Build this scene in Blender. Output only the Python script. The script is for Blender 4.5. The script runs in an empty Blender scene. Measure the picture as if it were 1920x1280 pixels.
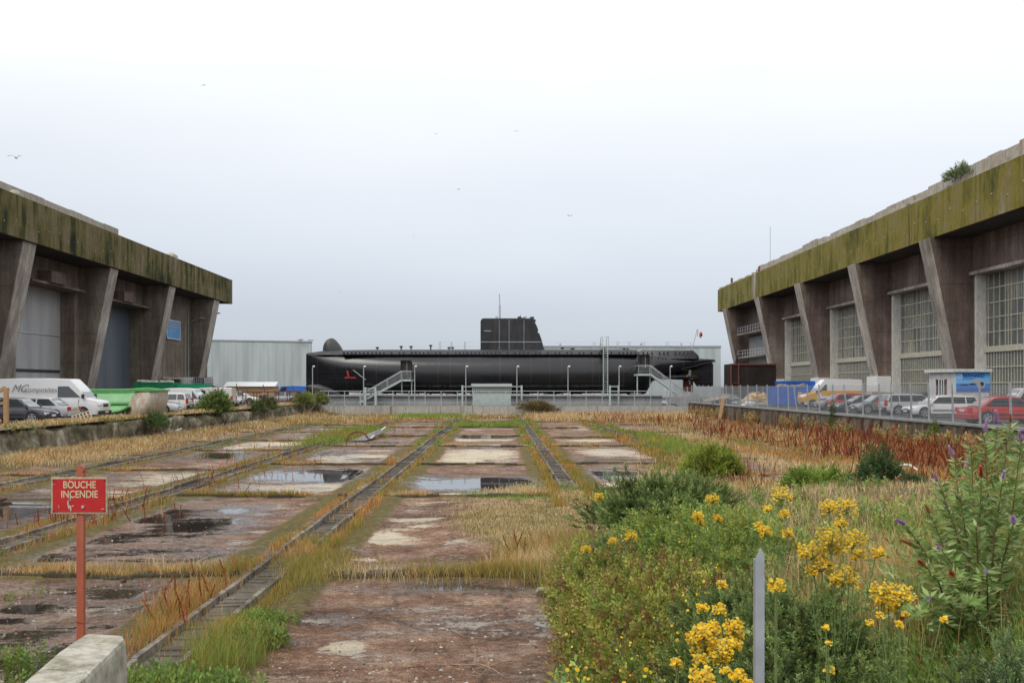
import bpy, math, random
import numpy as np
from mathutils import Vector, Matrix
R = math.radians
random.seed(7); rng = np.random.default_rng(11)
scene = bpy.context.scene; COL = scene.collection

# ---------------------------------------------------------------- camera, sky, sun
EYE = 3.65; F = 1900.0; CX = 937.0; HY = 725.0
QZ = 1.6            # quay level; pit floor is z = 0
PZ = 1.15           # pier level at the far end
XL, XR, YN, YF = -23.4, 24.6, 6.0, 131.0
cam = bpy.data.objects.new('camera', bpy.data.cameras.new('camera')); COL.objects.link(cam)
cam.location = (0, 0, EYE); cam.rotation_euler = (R(90), 0, 0)
cam.data.sensor_width = 36; cam.data.lens = F/1920*36
cam.data.shift_x = 23/1920; cam.data.shift_y = 85/1920
cam.data.clip_start = 0.1; cam.data.clip_end = 6000
scene.camera = cam
SUN_EL, SUN_AZ = R(52), R(215)
world = bpy.data.worlds.new('World'); scene.world = world; world.use_nodes = True
wn = world.node_tree; wn.nodes.clear()
wo = wn.nodes.new('ShaderNodeOutputWorld'); add = wn.nodes.new('ShaderNodeAddShader')
sky = wn.nodes.new('ShaderNodeTexSky'); sky.sky_type = 'NISHITA'; sky.sun_disc = False
sky.sun_elevation = SUN_EL; sky.sun_rotation = SUN_AZ
b1 = wn.nodes.new('ShaderNodeBackground'); b1.inputs[1].default_value = 0.05
hsv = wn.nodes.new('ShaderNodeHueSaturation'); hsv.inputs['Saturation'].default_value = 0.25
b2 = wn.nodes.new('ShaderNodeBackground'); b2.inputs[1].default_value = 0.80
tc = wn.nodes.new('ShaderNodeTexCoord'); sp = wn.nodes.new('ShaderNodeSeparateXYZ')
rp = wn.nodes.new('ShaderNodeValToRGB'); rp.color_ramp.interpolation = 'B_SPLINE'
ns = wn.nodes.new('ShaderNodeTexNoise'); ns.inputs['Scale'].default_value = 1.6; ns.inputs['Detail'].default_value = 3
mp = wn.nodes.new('ShaderNodeMapping'); mp.inputs['Scale'].default_value = (1, 1, 4)
ma = wn.nodes.new('ShaderNodeMath'); ma.operation = 'MULTIPLY_ADD'; ma.inputs[1].default_value = 0.09
els = rp.color_ramp.elements
els[0].position = 0.0; els[0].color = (0.20, 0.245, 0.325, 1)
els[1].position = 1.0; els[1].color = (1.75, 1.75, 1.75, 1)
for p_, c_ in ((0.05, (0.23, 0.275, 0.355)), (0.14, (0.385, 0.43, 0.50)), (0.25, (0.66, 0.685, 0.725)), (0.37, (0.95, 0.955, 0.96)), (0.5, (1.4, 1.4, 1.4))):
    e = els.new(p_); e.color = (*c_, 1)
L_ = wn.links.new
L_(tc.outputs['Generated'], sp.inputs[0]); L_(tc.outputs['Generated'], mp.inputs[0]); L_(mp.outputs[0], ns.inputs[0])
sb_ = wn.nodes.new('ShaderNodeMath'); sb_.operation = 'SUBTRACT'; sb_.inputs[1].default_value = 0.5
L_(ns.outputs[0], sb_.inputs[0]); L_(sb_.outputs[0], ma.inputs[0]); L_(sp.outputs['Z'], ma.inputs[2]); L_(ma.outputs[0], rp.inputs[0])
L_(rp.outputs[0], b2.inputs[0]); L_(sky.outputs[0], hsv.inputs['Color']); L_(hsv.outputs[0], b1.inputs[0])
L_(b1.outputs[0], add.inputs[0]); L_(b2.outputs[0], add.inputs[1]); L_(add.outputs[0], wo.inputs[0])
sun = bpy.data.objects.new('sun', bpy.data.lights.new('sun', 'SUN')); COL.objects.link(sun)
sun.data.energy = 1.0; sun.data.angle = R(25); sun.data.color = (1, 0.96, 0.9)
d_ = Vector((math.sin(SUN_AZ)*math.cos(SUN_EL), math.cos(SUN_AZ)*math.cos(SUN_EL), math.sin(SUN_EL)))
sun.rotation_euler = d_.to_track_quat('Z', 'Y').to_euler()
scene.view_settings.view_transform = 'Standard'; scene.view_settings.look = 'None'
scene.view_settings.exposure = 0.30; scene.view_settings.gamma = 1.0
scene.view_settings.use_curve_mapping = False

# ---------------------------------------------------------------- helpers
def at(px, Y): return (px-CX)*Y/F
def zat(py, Y): return EYE-(py-HY)*Y/F
def tag(o, label=None, cat=None, group=None, kind=None):
    if label: o['label'] = label
    if cat: o['category'] = cat
    if group: o['group'] = group
    if kind: o['kind'] = kind
    return o
def thing(name, label, cat, loc=(0, 0, 0), rz=0, group=None):
    o = bpy.data.objects.new(name, None); COL.objects.link(o)
    o.empty_display_size = 0.2
    o.location = loc; o.rotation_euler = (0, 0, rz)
    return tag(o, label, cat, group)
def world_off(o):
    v = Vector((0, 0, 0))
    while o: v += o.location; o = o.parent
    return v
def copy_tree(o, parent=None):
    c = o.copy(); COL.objects.link(c); c.parent = parent
    for ch in list(o.children): copy_tree(ch, c)
    return c

class MB:
    """collects shapes and links them as one mesh object"""
    def __init__(s): s.v = []; s.f = []
    def add(s, vs, fs):
        b = len(s.v); s.v += [tuple(v) for v in vs]; s.f += [tuple(i+b for i in f) for f in fs]; return s
    def box(s, c, d, rot=None):
        x, y, z = d[0]/2, d[1]/2, d[2]/2
        vs = [Vector((i*x, j*y, k*z)) for i in (-1, 1) for j in (-1, 1) for k in (-1, 1)]
        if rot is not None: vs = [rot @ v for v in vs]
        vs = [v+Vector(c) for v in vs]
        return s.add(vs, [(0,1,3,2),(4,6,7,5),(0,4,5,1),(2,3,7,6),(0,2,6,4),(1,5,7,3)])
    def b2(s, x0, x1, y0, y1, z0, z1):
        return s.box(((x0+x1)/2, (y0+y1)/2, (z0+z1)/2), (abs(x1-x0), abs(y1-y0), abs(z1-z0)))
    def prism(s, poly, axis, a, b):
        """poly: 2d points; axis x: (y,z), y: (x,z), z: (x,y)"""
        n = len(poly); vs = []
        for t in (a, b):
            for p, q in poly:
                vs.append((t, p, q) if axis == 'x' else (p, t, q) if axis == 'y' else (p, q, t))
        fs = [tuple(range(n-1, -1, -1)), tuple(range(n, 2*n))]
        fs += [(i, (i+1) % n, n+(i+1) % n, n+i) for i in range(n)]
        return s.add(vs, fs)
    def tube(s, p0, p1, r, n=8, r1=None, cap=True):
        p0, p1 = Vector(p0), Vector(p1); d = p1-p0
        if d.length < 1e-6: return s
        q = d.to_track_quat('Z', 'Y'); r1 = r if r1 is None else r1
        vs = []
        for p, rr in ((p0, r), (p1, r1)):
            for i in range(n):
                a = 2*math.pi*(i+.5)/n
                vs.append(p+q @ Vector((rr*math.cos(a), rr*math.sin(a), 0)))
        fs = [(i, (i+1) % n, n+(i+1) % n, n+i) for i in range(n)]
        if cap: fs += [tuple(range(n-1, -1, -1)), tuple(range(n, 2*n))]
        return s.add(vs, fs)
    def path(s, pts, r, n=6, r1=None):
        m = len(pts)
        for i in range(m-1):
            ra = r if r1 is None else r+(r1-r)*i/(m-1); rb = r if r1 is None else r+(r1-r)*(i+1)/(m-1)
            s.tube(pts[i], pts[i+1], ra, n, rb)
        return s
    def loft(s, rings, closed=True, caps=True):
        n = len(rings[0]); vs = [p for r in rings for p in r]; fs = []
        for k in range(len(rings)-1):
            for i in range(n if closed else n-1):
                j = (i+1) % n
                fs.append((k*n+i, k*n+j, (k+1)*n+j, (k+1)*n+i))
        if caps and closed:
            fs += [tuple(range(n-1, -1, -1)), tuple(range((len(rings)-1)*n, len(rings)*n))]
        return s.add(vs, fs)
    def sphere(s, c, r, nu=12, nv=8, sx=1, sy=1, sz=1, jit=0, half=False):
        rings = []
        for k in range(nv+1):
            th = (math.pi/2 if half else math.pi)*k/nv
            rr = []
            for i in range(nu):
                a = 2*math.pi*i/nu; j = 1+random.uniform(-jit, jit)
                st = max(math.sin(th), 1e-3)
                rr.append((c[0]+r*sx*st*math.cos(a)*j, c[1]+r*sy*st*math.sin(a)*j, c[2]+r*sz*math.cos(th)*j))
            rings.append(rr)
        return s.loft(rings)
    def cyl(s, c, axis, r, h, n=20):
        a = Vector(axis)*h/2; return s.tube(Vector(c)-a, Vector(c)+a, r, n)
    def build(s, name, mat, parent=None, smooth=False, world=False, bevel=0):
        off = world_off(parent) if (world and parent) else Vector((0, 0, 0))
        me = bpy.data.meshes.new(name)
        me.from_pydata([(v[0]-off.x, v[1]-off.y, v[2]-off.z) for v in s.v], [], s.f)
        import bmesh
        bm = bmesh.new(); bm.from_mesh(me); bmesh.ops.recalc_face_normals(bm, faces=bm.faces)
        if bevel:
            es = [e for e in bm.edges if e.is_manifold and e.calc_face_angle(0) > 0.6]
            bmesh.ops.bevel(bm, geom=es, offset=bevel, segments=2, profile=.6, affect='EDGES', clamp_overlap=True)
        bm.to_mesh(me); bm.free()
        me.materials.append(mat)
        if smooth:
            me.shade_smooth()
            try: me.set_sharp_from_angle(angle=R(40 if smooth is True else smooth))
            except Exception: pass
        o = bpy.data.objects.new(name, me); COL.objects.link(o)
        if parent: o.parent = parent
        return o

def tris(name, V, T, C, mat, parent=None):
    """numpy triangle soup with a point colour attribute"""
    me = bpy.data.meshes.new(name); V = np.ascontiguousarray(V, dtype=np.float32); T = np.ascontiguousarray(T, dtype=np.int32)
    me.vertices.add(len(V)); me.vertices.foreach_set('co', V.ravel())
    me.loops.add(T.size); me.loops.foreach_set('vertex_index', T.ravel())
    me.polygons.add(len(T)); me.polygons.foreach_set('loop_start', np.arange(0, T.size, 3, dtype=np.int32))
    if C is not None:
        a = me.color_attributes.new('Col', 'FLOAT_COLOR', 'POINT')
        c4 = np.ones((len(V), 4), np.float32); c4[:, :3] = C; a.data.foreach_set('color', c4.ravel())
    me.update(calc_edges=True); me.validate()
    me.materials.append(mat)
    o = bpy.data.objects.new(name, me); COL.objects.link(o)
    if parent: o.parent = parent
    return o

def text_mesh(name, body, mat, size, parent, loc, rot, bold=0.02, ext=0.003, align='LEFT', shear=0.0, sx=1.0, spacing=1.0):
    cu = bpy.data.curves.new(name, 'FONT'); cu.body = body; cu.size = size; cu.offset = bold*size; cu.extrude = ext
    cu.align_x = align; cu.shear = shear; cu.space_character = spacing
    t = bpy.data.objects.new(name, cu); COL.objects.link(t)
    dg = bpy.context.evaluated_depsgraph_get(); me = bpy.data.meshes.new_from_object(t.evaluated_get(dg))
    bpy.data.objects.remove(t)
    o = bpy.data.objects.new(name, me); COL.objects.link(o); me.materials.clear(); me.materials.append(mat)
    o.parent = parent; o.location = loc; o.rotation_euler = rot; o.scale = (sx, 1, 1)
    return o

# ---------------------------------------------------------------- materials
def nodes(name):
    m = bpy.data.materials.new(name); m.use_nodes = True
    nt = m.node_tree; return m, nt, nt.nodes['Principled BSDF'], nt.links.new
def noise(nt, scale, detail=4, rough=.6, stretch=None, coord=None):
    n = nt.nodes.new('ShaderNodeTexNoise'); n.inputs['Scale'].default_value = scale
    n.inputs['Detail'].default_value = detail; n.inputs['Roughness'].default_value = rough
    if coord is None:
        g = nt.nodes.new('ShaderNodeNewGeometry'); coord = g.outputs['Position']
    if stretch:
        mpp = nt.nodes.new('ShaderNodeMapping'); mpp.inputs['Scale'].default_value = stretch
        nt.links.new(coord, mpp.inputs[0]); coord = mpp.outputs[0]
    nt.links.new(coord, n.inputs['Vector']); return n.outputs['Fac']
def ramp(nt, fac, stops, const=False):
    r = nt.nodes.new('ShaderNodeValToRGB'); e = r.color_ramp.elements
    if const: r.color_ramp.interpolation = 'CONSTANT'
    e[0].position, e[0].color = stops[0][0], (*stops[0][1], 1)
    e[1].position, e[1].color = stops[-1][0], (*stops[-1][1], 1)
    for p, c in stops[1:-1]:
        k = e.new(p); k.color = (*c, 1)
    nt.links.new(fac, r.inputs[0]); return r.outputs[0]
def gray(a): return (a, a, a)
def mix(nt, fac, a, b, mode='MIX'):
    n = nt.nodes.new('ShaderNodeMix'); n.data_type = 'RGBA'; n.blend_type = mode
    for s, v in ((0, fac), (6, a), (7, b)):
        if isinstance(v, (tuple, float, int)):
            n.inputs[s].default_value = v if s == 0 else (*v, 1)
        else: nt.links.new(v, n.inputs[s])
    return n.outputs[2]
def math_(nt, op, a, b=0.0, clamp=False):
    n = nt.nodes.new('ShaderNodeMath'); n.operation = op; n.use_clamp = clamp
    for i, v in enumerate((a, b)):
        if isinstance(v, (float, int)): n.inputs[i].default_value = v
        else: nt.links.new(v, n.inputs[i])
    return n.outputs[0]
def bump(nt, h, strength, dist, bs):
    b = nt.nodes.new('ShaderNodeBump'); b.inputs['Strength'].default_value = strength; b.inputs['Distance'].default_value = dist
    nt.links.new(h, b.inputs['Height']); nt.links.new(b.outputs[0], bs.inputs['Normal'])
def simple(name, c, rough=.6, metal=0, var=.12, scale=3, bmp=0, spec=None, coat=0, emit=None):
    m, nt, bs, L = nodes(name)
    f = noise(nt, scale, 5)
    c0 = tuple(x*(1-var) for x in c); c1 = tuple(min(1, x*(1+var)) for x in c)
    L(ramp(nt, f, [(0.3, c0), (0.7, c1)]), bs.inputs['Base Color'])
    bs.inputs['Roughness'].default_value = rough; bs.inputs['Metallic'].default_value = metal
    if coat: bs.inputs['Coat Weight'].default_value = coat; bs.inputs['Coat Roughness'].default_value = .08
    if bmp: bump(nt, noise(nt, scale*6, 4), bmp, .02, bs)
    if spec is not None: bs.inputs['Specular IOR Level'].default_value = spec
    return m
def paint(name, c, dirt=.25):
    m, nt, bs, L = nodes(name)
    f = noise(nt, 2.5, 5, .7)
    d = tuple(x*.7+.04 for x in c)
    L(mix(nt, math_(nt, 'MULTIPLY', ramp(nt, f, [(0.45, gray(0)), (0.75, gray(1))]), dirt), c, d), bs.inputs['Base Color'])
    bs.inputs['Roughness'].default_value = .32; bs.inputs['Coat Weight'].default_value = .6; bs.inputs['Coat Roughness'].default_value = .1
    return m
def streaky(name, stops, zs=.06, scale=1.0, rough=.9, stain=(.03, .025, .02), stain_amt=.6, b=.4, joints=None):
    """concrete with vertical run-off streaks; stops = colour ramp"""
    m, nt, bs, L = nodes(name)
    f1 = noise(nt, scale, 8, .65, (1, 1, zs)); f2 = noise(nt, .22, 3, .6); f3 = noise(nt, 5, 8, .7, (1, 1, .35))
    mx = math_(nt, 'ADD', math_(nt, 'MULTIPLY', f1, .55), math_(nt, 'MULTIPLY', f2, .45))
    c = ramp(nt, mx, stops)
    st = ramp(nt, noise(nt, scale*.9, 6, .7, (1.3, 1.3, .05)), [(0.56, gray(0)), (0.70, gray(1))])
    c = mix(nt, math_(nt, 'MULTIPLY', st, stain_amt), c, stain)
    c = mix(nt, .55, c, ramp(nt, f3, [(0.25, gray(.35)), (0.7, gray(1.25))]), 'MULTIPLY')
    if joints:
        g = nt.nodes.new('ShaderNodeNewGeometry'); s = nt.nodes.new('ShaderNodeSeparateXYZ'); L(g.outputs['Position'], s.inputs[0])
        for ax, per, wd in joints:
            fr = math_(nt, 'FRACT', math_(nt, 'DIVIDE', s.outputs[ax], per))
            ln = math_(nt, 'LESS_THAN', fr, wd/per)
            c = mix(nt, math_(nt, 'MULTIPLY', ln, .45), c, (.03, .026, .022))
    L(c, bs.inputs['Base Color']); bs.inputs['Roughness'].default_value = rough; bs.inputs['Specular IOR Level'].default_value = .25
    bump(nt, f3, b, .05, bs)
    return m
def leafmat(name, rough=.6, trans=.25):
    m, nt, bs, L = nodes(name)
    a = nt.nodes.new('ShaderNodeAttribute'); a.attribute_name = 'Col'
    f = noise(nt, 1.3, 3)
    c = mix(nt, .5, a.outputs['Color'], ramp(nt, f, [(0.3, gray(.65)), (0.7, gray(1.25))]), 'MULTIPLY')
    L(c, bs.inputs['Base Color']); bs.inputs['Roughness'].default_value = rough; bs.inputs['Specular IOR Level'].default_value = .2
    t = nt.nodes.new('ShaderNodeBsdfTranslucent'); L(c, t.inputs[0])
    ms = nt.nodes.new('ShaderNodeMixShader'); ms.inputs[0].default_value = trans+.05
    L(bs.outputs[0], ms.inputs[1]); L(t.outputs[0], ms.inputs[2])
    L(ms.outputs[0], nt.nodes['Material Output'].inputs[0]); return m

M = {}
M['leaf'] = leafmat('foliage'); M['petal'] = leafmat('petals', .7, .15)
M['white'] = paint('white_paint', (.72, .72, .72)); M['cream'] = paint('cream_paint', (.68, .66, .6))
M['silver'] = paint('silver_paint', (.42, .44, .46)); M['greycar'] = paint('grey_paint', (.17, .19, .20))
M['darkcar'] = paint('dark_grey_paint', (.055, .055, .068)); M['navy'] = paint('navy_paint', (.03, .035, .07))
M['redcar'] = paint('red_paint', (.45, .02, .02)); M['blackcar'] = paint('black_paint', (.02, .02, .024))
M['teal'] = paint('teal_paint', (.15, .22, .24)); M['yellow'] = paint('yellow_paint', (.75, .38, .02))
M['bluevan'] = paint('blue_paint', (.03, .18, .62))
M['glass'] = simple('car_glass', (.035, .045, .05), .06, var=.1, spec=.9)
M['wsglass'] = simple('windscreen_glass', (.16, .19, .2), .08, var=.15, spec=.9)
M['rubber'] = simple('tyre_rubber', (.02, .02, .02), .85)
M['trim'] = simple('black_trim', (.025, .025, .027), .6)
M['alloy'] = simple('alloy', (.5, .5, .52), .35, .7)
M['lamp'] = simple('clear_lamp', (.6, .62, .64), .12, var=.3, scale=20, spec=.8)
M['redlamp'] = simple('red_lamp', (.5, .02, .015), .2, var=.2, scale=20)
M['plate'] = simple('number_plate', (.7, .7, .65), .5); M['plate_y'] = simple('amber_plate', (.7, .4, .08), .5)
M['galv'] = simple('galvanised_steel', (.50, .52, .54), .45, .6, .15, 6)
M['palesteel'] = simple('pale_green_painted_steel', (.45, .53, .50), .5, 0, .12, 2)
M['rust'] = simple('rusty_steel', (.16, .045, .025), .8, 0, .5, 4, .3)
M['black'] = simple('black_steel', (.012, .012, .014), .4, 0, .3, 2)
M['wood'] = simple('old_wood', (.34, .27, .19), .85, 0, .3, 6, .2)
M['wood_orange'] = simple('orange_wood', (.42, .25, .12), .8, 0, .2, 5)
M['bluepaint'] = simple('blue_skip_paint', (.02, .13, .52), .5, 0, .3, 2)
M['greenpaint'] = simple('green_skip_paint', (.01, .22, .09), .5, 0, .25, 2)
M['sheetgrey'] = simple('grey_plastic', (.32, .34, .35), .6)
M['pvc'] = simple('white_plastic', (.7, .7, .68), .5)
# ---------------------------------------------------------------- ground
def sstep(a, b, x):
    t = np.clip((x-a)/(b-a), 0, 1); return t*t*(3-2*t)
_vn = {}
def vnoise(X, Y, s, seed=0):
    """value noise, numpy"""
    if seed not in _vn: _vn[seed] = np.random.default_rng(seed+100).random((256, 256))
    G = _vn[seed]; x = X/s; y = Y/s; xi = np.floor(x).astype(int); yi = np.floor(y).astype(int)
    fx = x-xi; fy = y-yi; fx = fx*fx*(3-2*fx); fy = fy*fy*(3-2*fy)
    a = G[xi % 256, yi % 256]; b = G[(xi+1) % 256, yi % 256]; c = G[xi % 256, (yi+1) % 256]; d = G[(xi+1) % 256, (yi+1) % 256]
    return (a*(1-fx)+b*fx)*(1-fy)+(c*(1-fx)+d*fx)*fy
TX = [-17.9, -11.2, -4.45, 2.45, 9.2, 16.0]          # slipway tracks
CY = [19.3, 33.3, 46.9, 61.4, 73.8, 90.0, 104.0, 118.0]
def cross_y(col):
    """joints of one column of slabs (0 = left of the first track)"""
    if col in (1,): return [18.0, 32.0, 43.5, 57.0, 67.5, 80, 95, 110]
    if col in (0,): return [16.0, 29.0, 41.0, 53.0, 66.0, 80, 95, 110]
    if col in (4,): return [35.8, 47.5, 61.4, 71.5, 88.0, 104, 118]
    if col in (5, 6): return [41.5, 50.5, 66.0, 80, 96, 112]
    return CY
def bankd(X, Y):
    xb = np.interp(Y, [6, 12.5, 21, 29, 34, 37], [.2, .7, 1.6, 3.2, 5.5, 9.0])
    yb = np.interp(X, [.2, 1.6, 3.2, 7, 13, 20, 24.6], [6, 21, 28, 36, 36, 31, 28])
    return np.minimum((X-xb)/5.0, (yb-Y)/17.0)
def H(X, Y):
    X = np.asarray(X, float); Y = np.asarray(Y, float)
    b = 1.5*sstep(0, 1, bankd(X, Y)); b = b*(1+.15*(vnoise(X, Y, 1.5, 3)-.5))+.06*(b > .02)*vnoise(X, Y, .5, 4)
    w = XL+2.6+1.2*vnoise(X*0, Y, 6, 5)                                   # rubble toe of the left wall
    toe = (.28+.2*vnoise(X, Y, 3, 6))*sstep(0, 1, (w-X)/2.6)*sstep(20, 30, Y)
    toe2 = .15*sstep(0, 1, (X-(XR-3.5))/3.5)*sstep(30, 40, Y)               # earth along the right wall
    mound = .16*sstep(0, 1, 1-np.hypot((X-.6)/3.3, (Y-27)/8.0))*(1.2-.5*vnoise(X, Y, .7, 8))
    return np.maximum.reduce([b, toe, toe2, mound])
FRM = 'floor'
ex = lambda px, py, rx, ry: ((px-CX)*(EYE*F/(py-HY))/F, EYE*F/(py-HY), rx*(EYE/(py-HY)), ry*EYE*F/(py-HY)**2)
water = [(600,891,120,11,1.),(520,893,60,7,.9),(870,907,115,10,1.),(950,906,80,11,1.),(800,900,60,7,.75),(1195,893,75,8,1.),(1110,886,60,6,.7),
 (1500,892,90,12,.8),(450,855,80,5,.9),(360,985,110,26,.72),(300,968,70,16,.8),(440,955,60,14,.62),(230,1010,90,18,.6),(300,1160,90,36,.72),(200,1110,150,30,.56),(130,1230,110,30,.75),(30,1150,80,40,.6),
 (40,960,90,20,.75),(30,945,60,10,.9),(760,1072,120,12,.95),(930,1075,110,10,.9),(840,1098,160,12,.62),(990,1095,50,9,.6),(900,820,70,3,.7),(900,838,70,4,.6),(720,830,60,3,.6),
 (150,862,140,6,.8),(60,872,80,6,.95),(330,838,80,5,.8),(420,850,60,5,.8),(200,840,90,5,.7),(620,800,50,2,.6),(1060,862,40,4,.6),(1450,885,60,8,.7),(1340,838,60,4,.6),(400,1085,50,12,.6),(60,1190,80,25,.66),(1380,880,40,6,.6),(690,860,50,3,.6)]
pale = [(900,852,75,12,1.),(870,862,60,6,.9),(590,914,130,8,1.),(650,883,100,5,.9),(540,920,80,8,.8),(715,1008,58,14,1.),(790,990,60,6,.8),(770,975,80,5,.7),(350,893,90,9,.95),(290,905,90,8,.7),(670,857,90,6,.95),(640,866,60,4,.8),
 (510,832,80,4,.9),(450,838,60,4,.8),(1145,848,60,8,.9),(1110,826,60,3,.8),(1185,909,90,5,1.),(1120,803,70,2.5,.9),(650,1212,36,8,.9),(520,1000,60,14,.62),(430,1025,60,14,.55),(880,824,100,3,.9),(890,835,90,3,.8),(700,845,50,3,.7),
 (860,1016,40,5,.8),(690,1048,50,6,.75),(690,945,60,5,.6),(480,895,60,5,.6),(250,925,110,8,.6),(80,920,80,6,.6),(990,1205,30,7,.6),(620,820,80,3,.7),(870,925,60,3,.7),(560,1170,60,14,.5),(900,1130,60,10,.52),(1200,855,60,6,.7),(640,805,60,2,.7),(870,806,70,2,.6)]
def masks(X, Y):
    def acc(lst):
        m = np.zeros(X.shape)
        for (px, py, rx, ry, a) in lst:
            cx, cy, ax, ay = ex(px, py, rx, ry)
            d = np.hypot((X-cx)/max(ax, .3), (Y-cy)/max(ay, .3)); m = np.maximum(m, a*np.clip(1.22-.62*d, 0, 1))
        return m
    w = acc(water); p = acc(pale)
    w = np.maximum(w, (.34+.20*sstep(-3.5, -6, X))*vnoise(X, Y, 3.2, 21)); p = np.maximum(p, .48*vnoise(X, Y, 3.8, 22))
    v = np.zeros(X.shape)
    for i, tx in enumerate(TX):
        d = np.abs(np.abs(X-tx)-1.0); v = np.maximum(v, np.clip(1.15-d/.45, 0, 1))
    edges = [XL]+TX+[XR]
    for c in range(len(edges)-1):
        ins = (X > edges[c]) & (X < edges[c+1])
        for y in cross_y(c):
            d = np.abs(Y-y+.25*(vnoise(X, Y*0, 1.5, c)-.5)); v = np.maximum(v, ins*np.clip(1.2-d/.35, 0, 1))
    v = np.maximum(v, np.clip(H(X, Y)*6, 0, 1))
    return w*(1-.7*v), p*(1-v), v

def grid_sheet(xs, ys, zf):
    gx, gy = np.meshgrid(xs, ys); X = gx.ravel(); Y = gy.ravel()
    nx, ny = len(xs), len(ys)
    i = np.arange(nx*ny).reshape(ny, nx); a = i[:-1, :-1].ravel(); b = i[:-1, 1:].ravel(); c = i[1:, 1:].ravel(); d = i[1:, :-1].ravel()
    T = np.vstack([np.stack([a, b, c], 1), np.stack([a, c, d], 1)])
    return X, Y, T
xs = np.linspace(XL-.2, XR+.2, 250); ys = np.concatenate([np.arange(4.5, 45, .16), np.arange(45, YF+.6, .35)])
X, Y, T = grid_sheet(xs, ys, None)
w, p, v = masks(X, Y)
Z = H(X, Y)+.07*np.clip(v, 0, 1)*(H(X, Y) < .05)*(.6+.8*vnoise(X, Y, .6, 9))
C = np.stack([w, p, v], 1)
def floor_mat():
    m, nt, bs, L = nodes('pit_floor')
    a = nt.nodes.new('ShaderNodeAttribute'); a.attribute_name = 'Col'; s = nt.nodes.new('ShaderNodeSeparateColor'); L(a.outputs['Color'], s.inputs[0])
    W, P, V = s.outputs
    n1 = noise(nt, .9, 8, .7); n2 = noise(nt, 7, 8, .75); n3 = noise(nt, 34, 6, .8); nst = noise(nt, .9, 7, .65, (.75, 1.5, 1))
    soil = ramp(nt, n1, [(0.3, (.125, .066, .043)), (.5, (.24, .145, .098)), (.7, (.42, .30, .215))])
    nb = noise(nt, .28, 3, .5); soil = mix(nt, .75, soil, ramp(nt, nb, [(.35, gray(.55)), (.65, gray(1.4))]), 'MULTIPLY')
    soil = mix(nt, .85, soil, ramp(nt, n2, [(0.3, gray(.28)), (.5, gray(.9)), (.68, gray(1.7))]), 'MULTIPLY')
    soil = mix(nt, .8, soil, ramp(nt, n3, [(0.34, gray(.2)), (.5, gray(1.)), (.62, gray(2.2))]), 'MULTIPLY')
    # pale concrete showing through
    pe = math_(nt, 'ADD', P, math_(nt, 'MULTIPLY', math_(nt, 'SUBTRACT', nst, .5), 1.9)); pe = math_(nt, 'ADD', pe, math_(nt, 'MULTIPLY', math_(nt, 'SUBTRACT', n2, .5), 1.1))
    pm = ramp(nt, pe, [(0.50, gray(0)), (.60, gray(.75)), (.85, gray(1))])
    pc = ramp(nt, n2, [(0.25, (.42, .34, .24)), (.65, (.74, .66, .50))])
    c = mix(nt, pm, soil, pc)
    vo = nt.nodes.new('ShaderNodeTexVoronoi'); vo.feature = 'DISTANCE_TO_EDGE'; vo.inputs['Scale'].default_value = .42
    gp = nt.nodes.new('ShaderNodeNewGeometry'); wv_ = nt.nodes.new('ShaderNodeVectorMath'); wv_.operation = 'MULTIPLY_ADD'; nc = nt.nodes.new('ShaderNodeTexNoise'); nc.inputs['Scale'].default_value = 1.1; nc.inputs['Detail'].default_value = 6
    L(gp.outputs['Position'], nc.inputs['Vector']); L(nc.outputs['Color'], wv_.inputs[0]); wv_.inputs[1].default_value = (1.6, 1.6, 0); L(gp.outputs['Position'], wv_.inputs[2]); L(wv_.outputs[0], vo.inputs['Vector'])
    ck = ramp(nt, vo.outputs['Distance'], [(0.0, gray(1)), (.022, gray(0))]); c = mix(nt, math_(nt, 'MULTIPLY', ck, .6), c, (.04, .03, .022))
    # moss and litter under the grass
    ve = math_(nt, 'ADD', V, math_(nt, 'MULTIPLY', math_(nt, 'SUBTRACT', n2, .5), 1.0)); vm = ramp(nt, ve, [(0.35, gray(0)), (.6, gray(1))])
    vc = ramp(nt, n2, [(0.3, (.07, .055, .025)), (.55, (.17, .14, .055)), (.7, (.30, .22, .10))])
    c = mix(nt, vm, c, vc)
    we = math_(nt, 'ADD', W, math_(nt, 'MULTIPLY', math_(nt, 'SUBTRACT', nst, .5), 1.5)); we = math_(nt, 'ADD', we, math_(nt, 'MULTIPLY', math_(nt, 'SUBTRACT', n2, .5), 1.2))
    we = math_(nt, 'ADD', we, math_(nt, 'MULTIPLY', math_(nt, 'SUBTRACT', n3, .5), .6))
    damp = ramp(nt, we, [(0.24, gray(0)), (.42, gray(1))]); wet = ramp(nt, we, [(0.50, gray(0)), (.56, gray(1))])
    c = mix(nt, math_(nt, 'MULTIPLY', damp, .55), c, (.5, .46, .46), 'MULTIPLY')
    c = mix(nt, wet, c, (.035, .028, .024))
    L(c, bs.inputs['Base Color'])
    r = math_(nt, 'SUBTRACT', .92, math_(nt, 'MULTIPLY', damp, .68)); r = math_(nt, 'SUBTRACT', r, math_(nt, 'MULTIPLY', wet, .22), True)
    L(r, bs.inputs['Roughness']); L(math_(nt, 'ADD', .12, math_(nt, 'MULTIPLY', damp, .75)), bs.inputs['Specular IOR Level'])
    hh = math_(nt, 'ADD', math_(nt, 'MULTIPLY', n2, .5), math_(nt, 'MULTIPLY', n3, .5)); hh = math_(nt, 'MULTIPLY', hh, math_(nt, 'SUBTRACT', 1.0, math_(nt, 'MAXIMUM', wet, math_(nt, 'MULTIPLY', damp, .55))))
    bump(nt, hh, .9, .09, bs); return m
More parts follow.
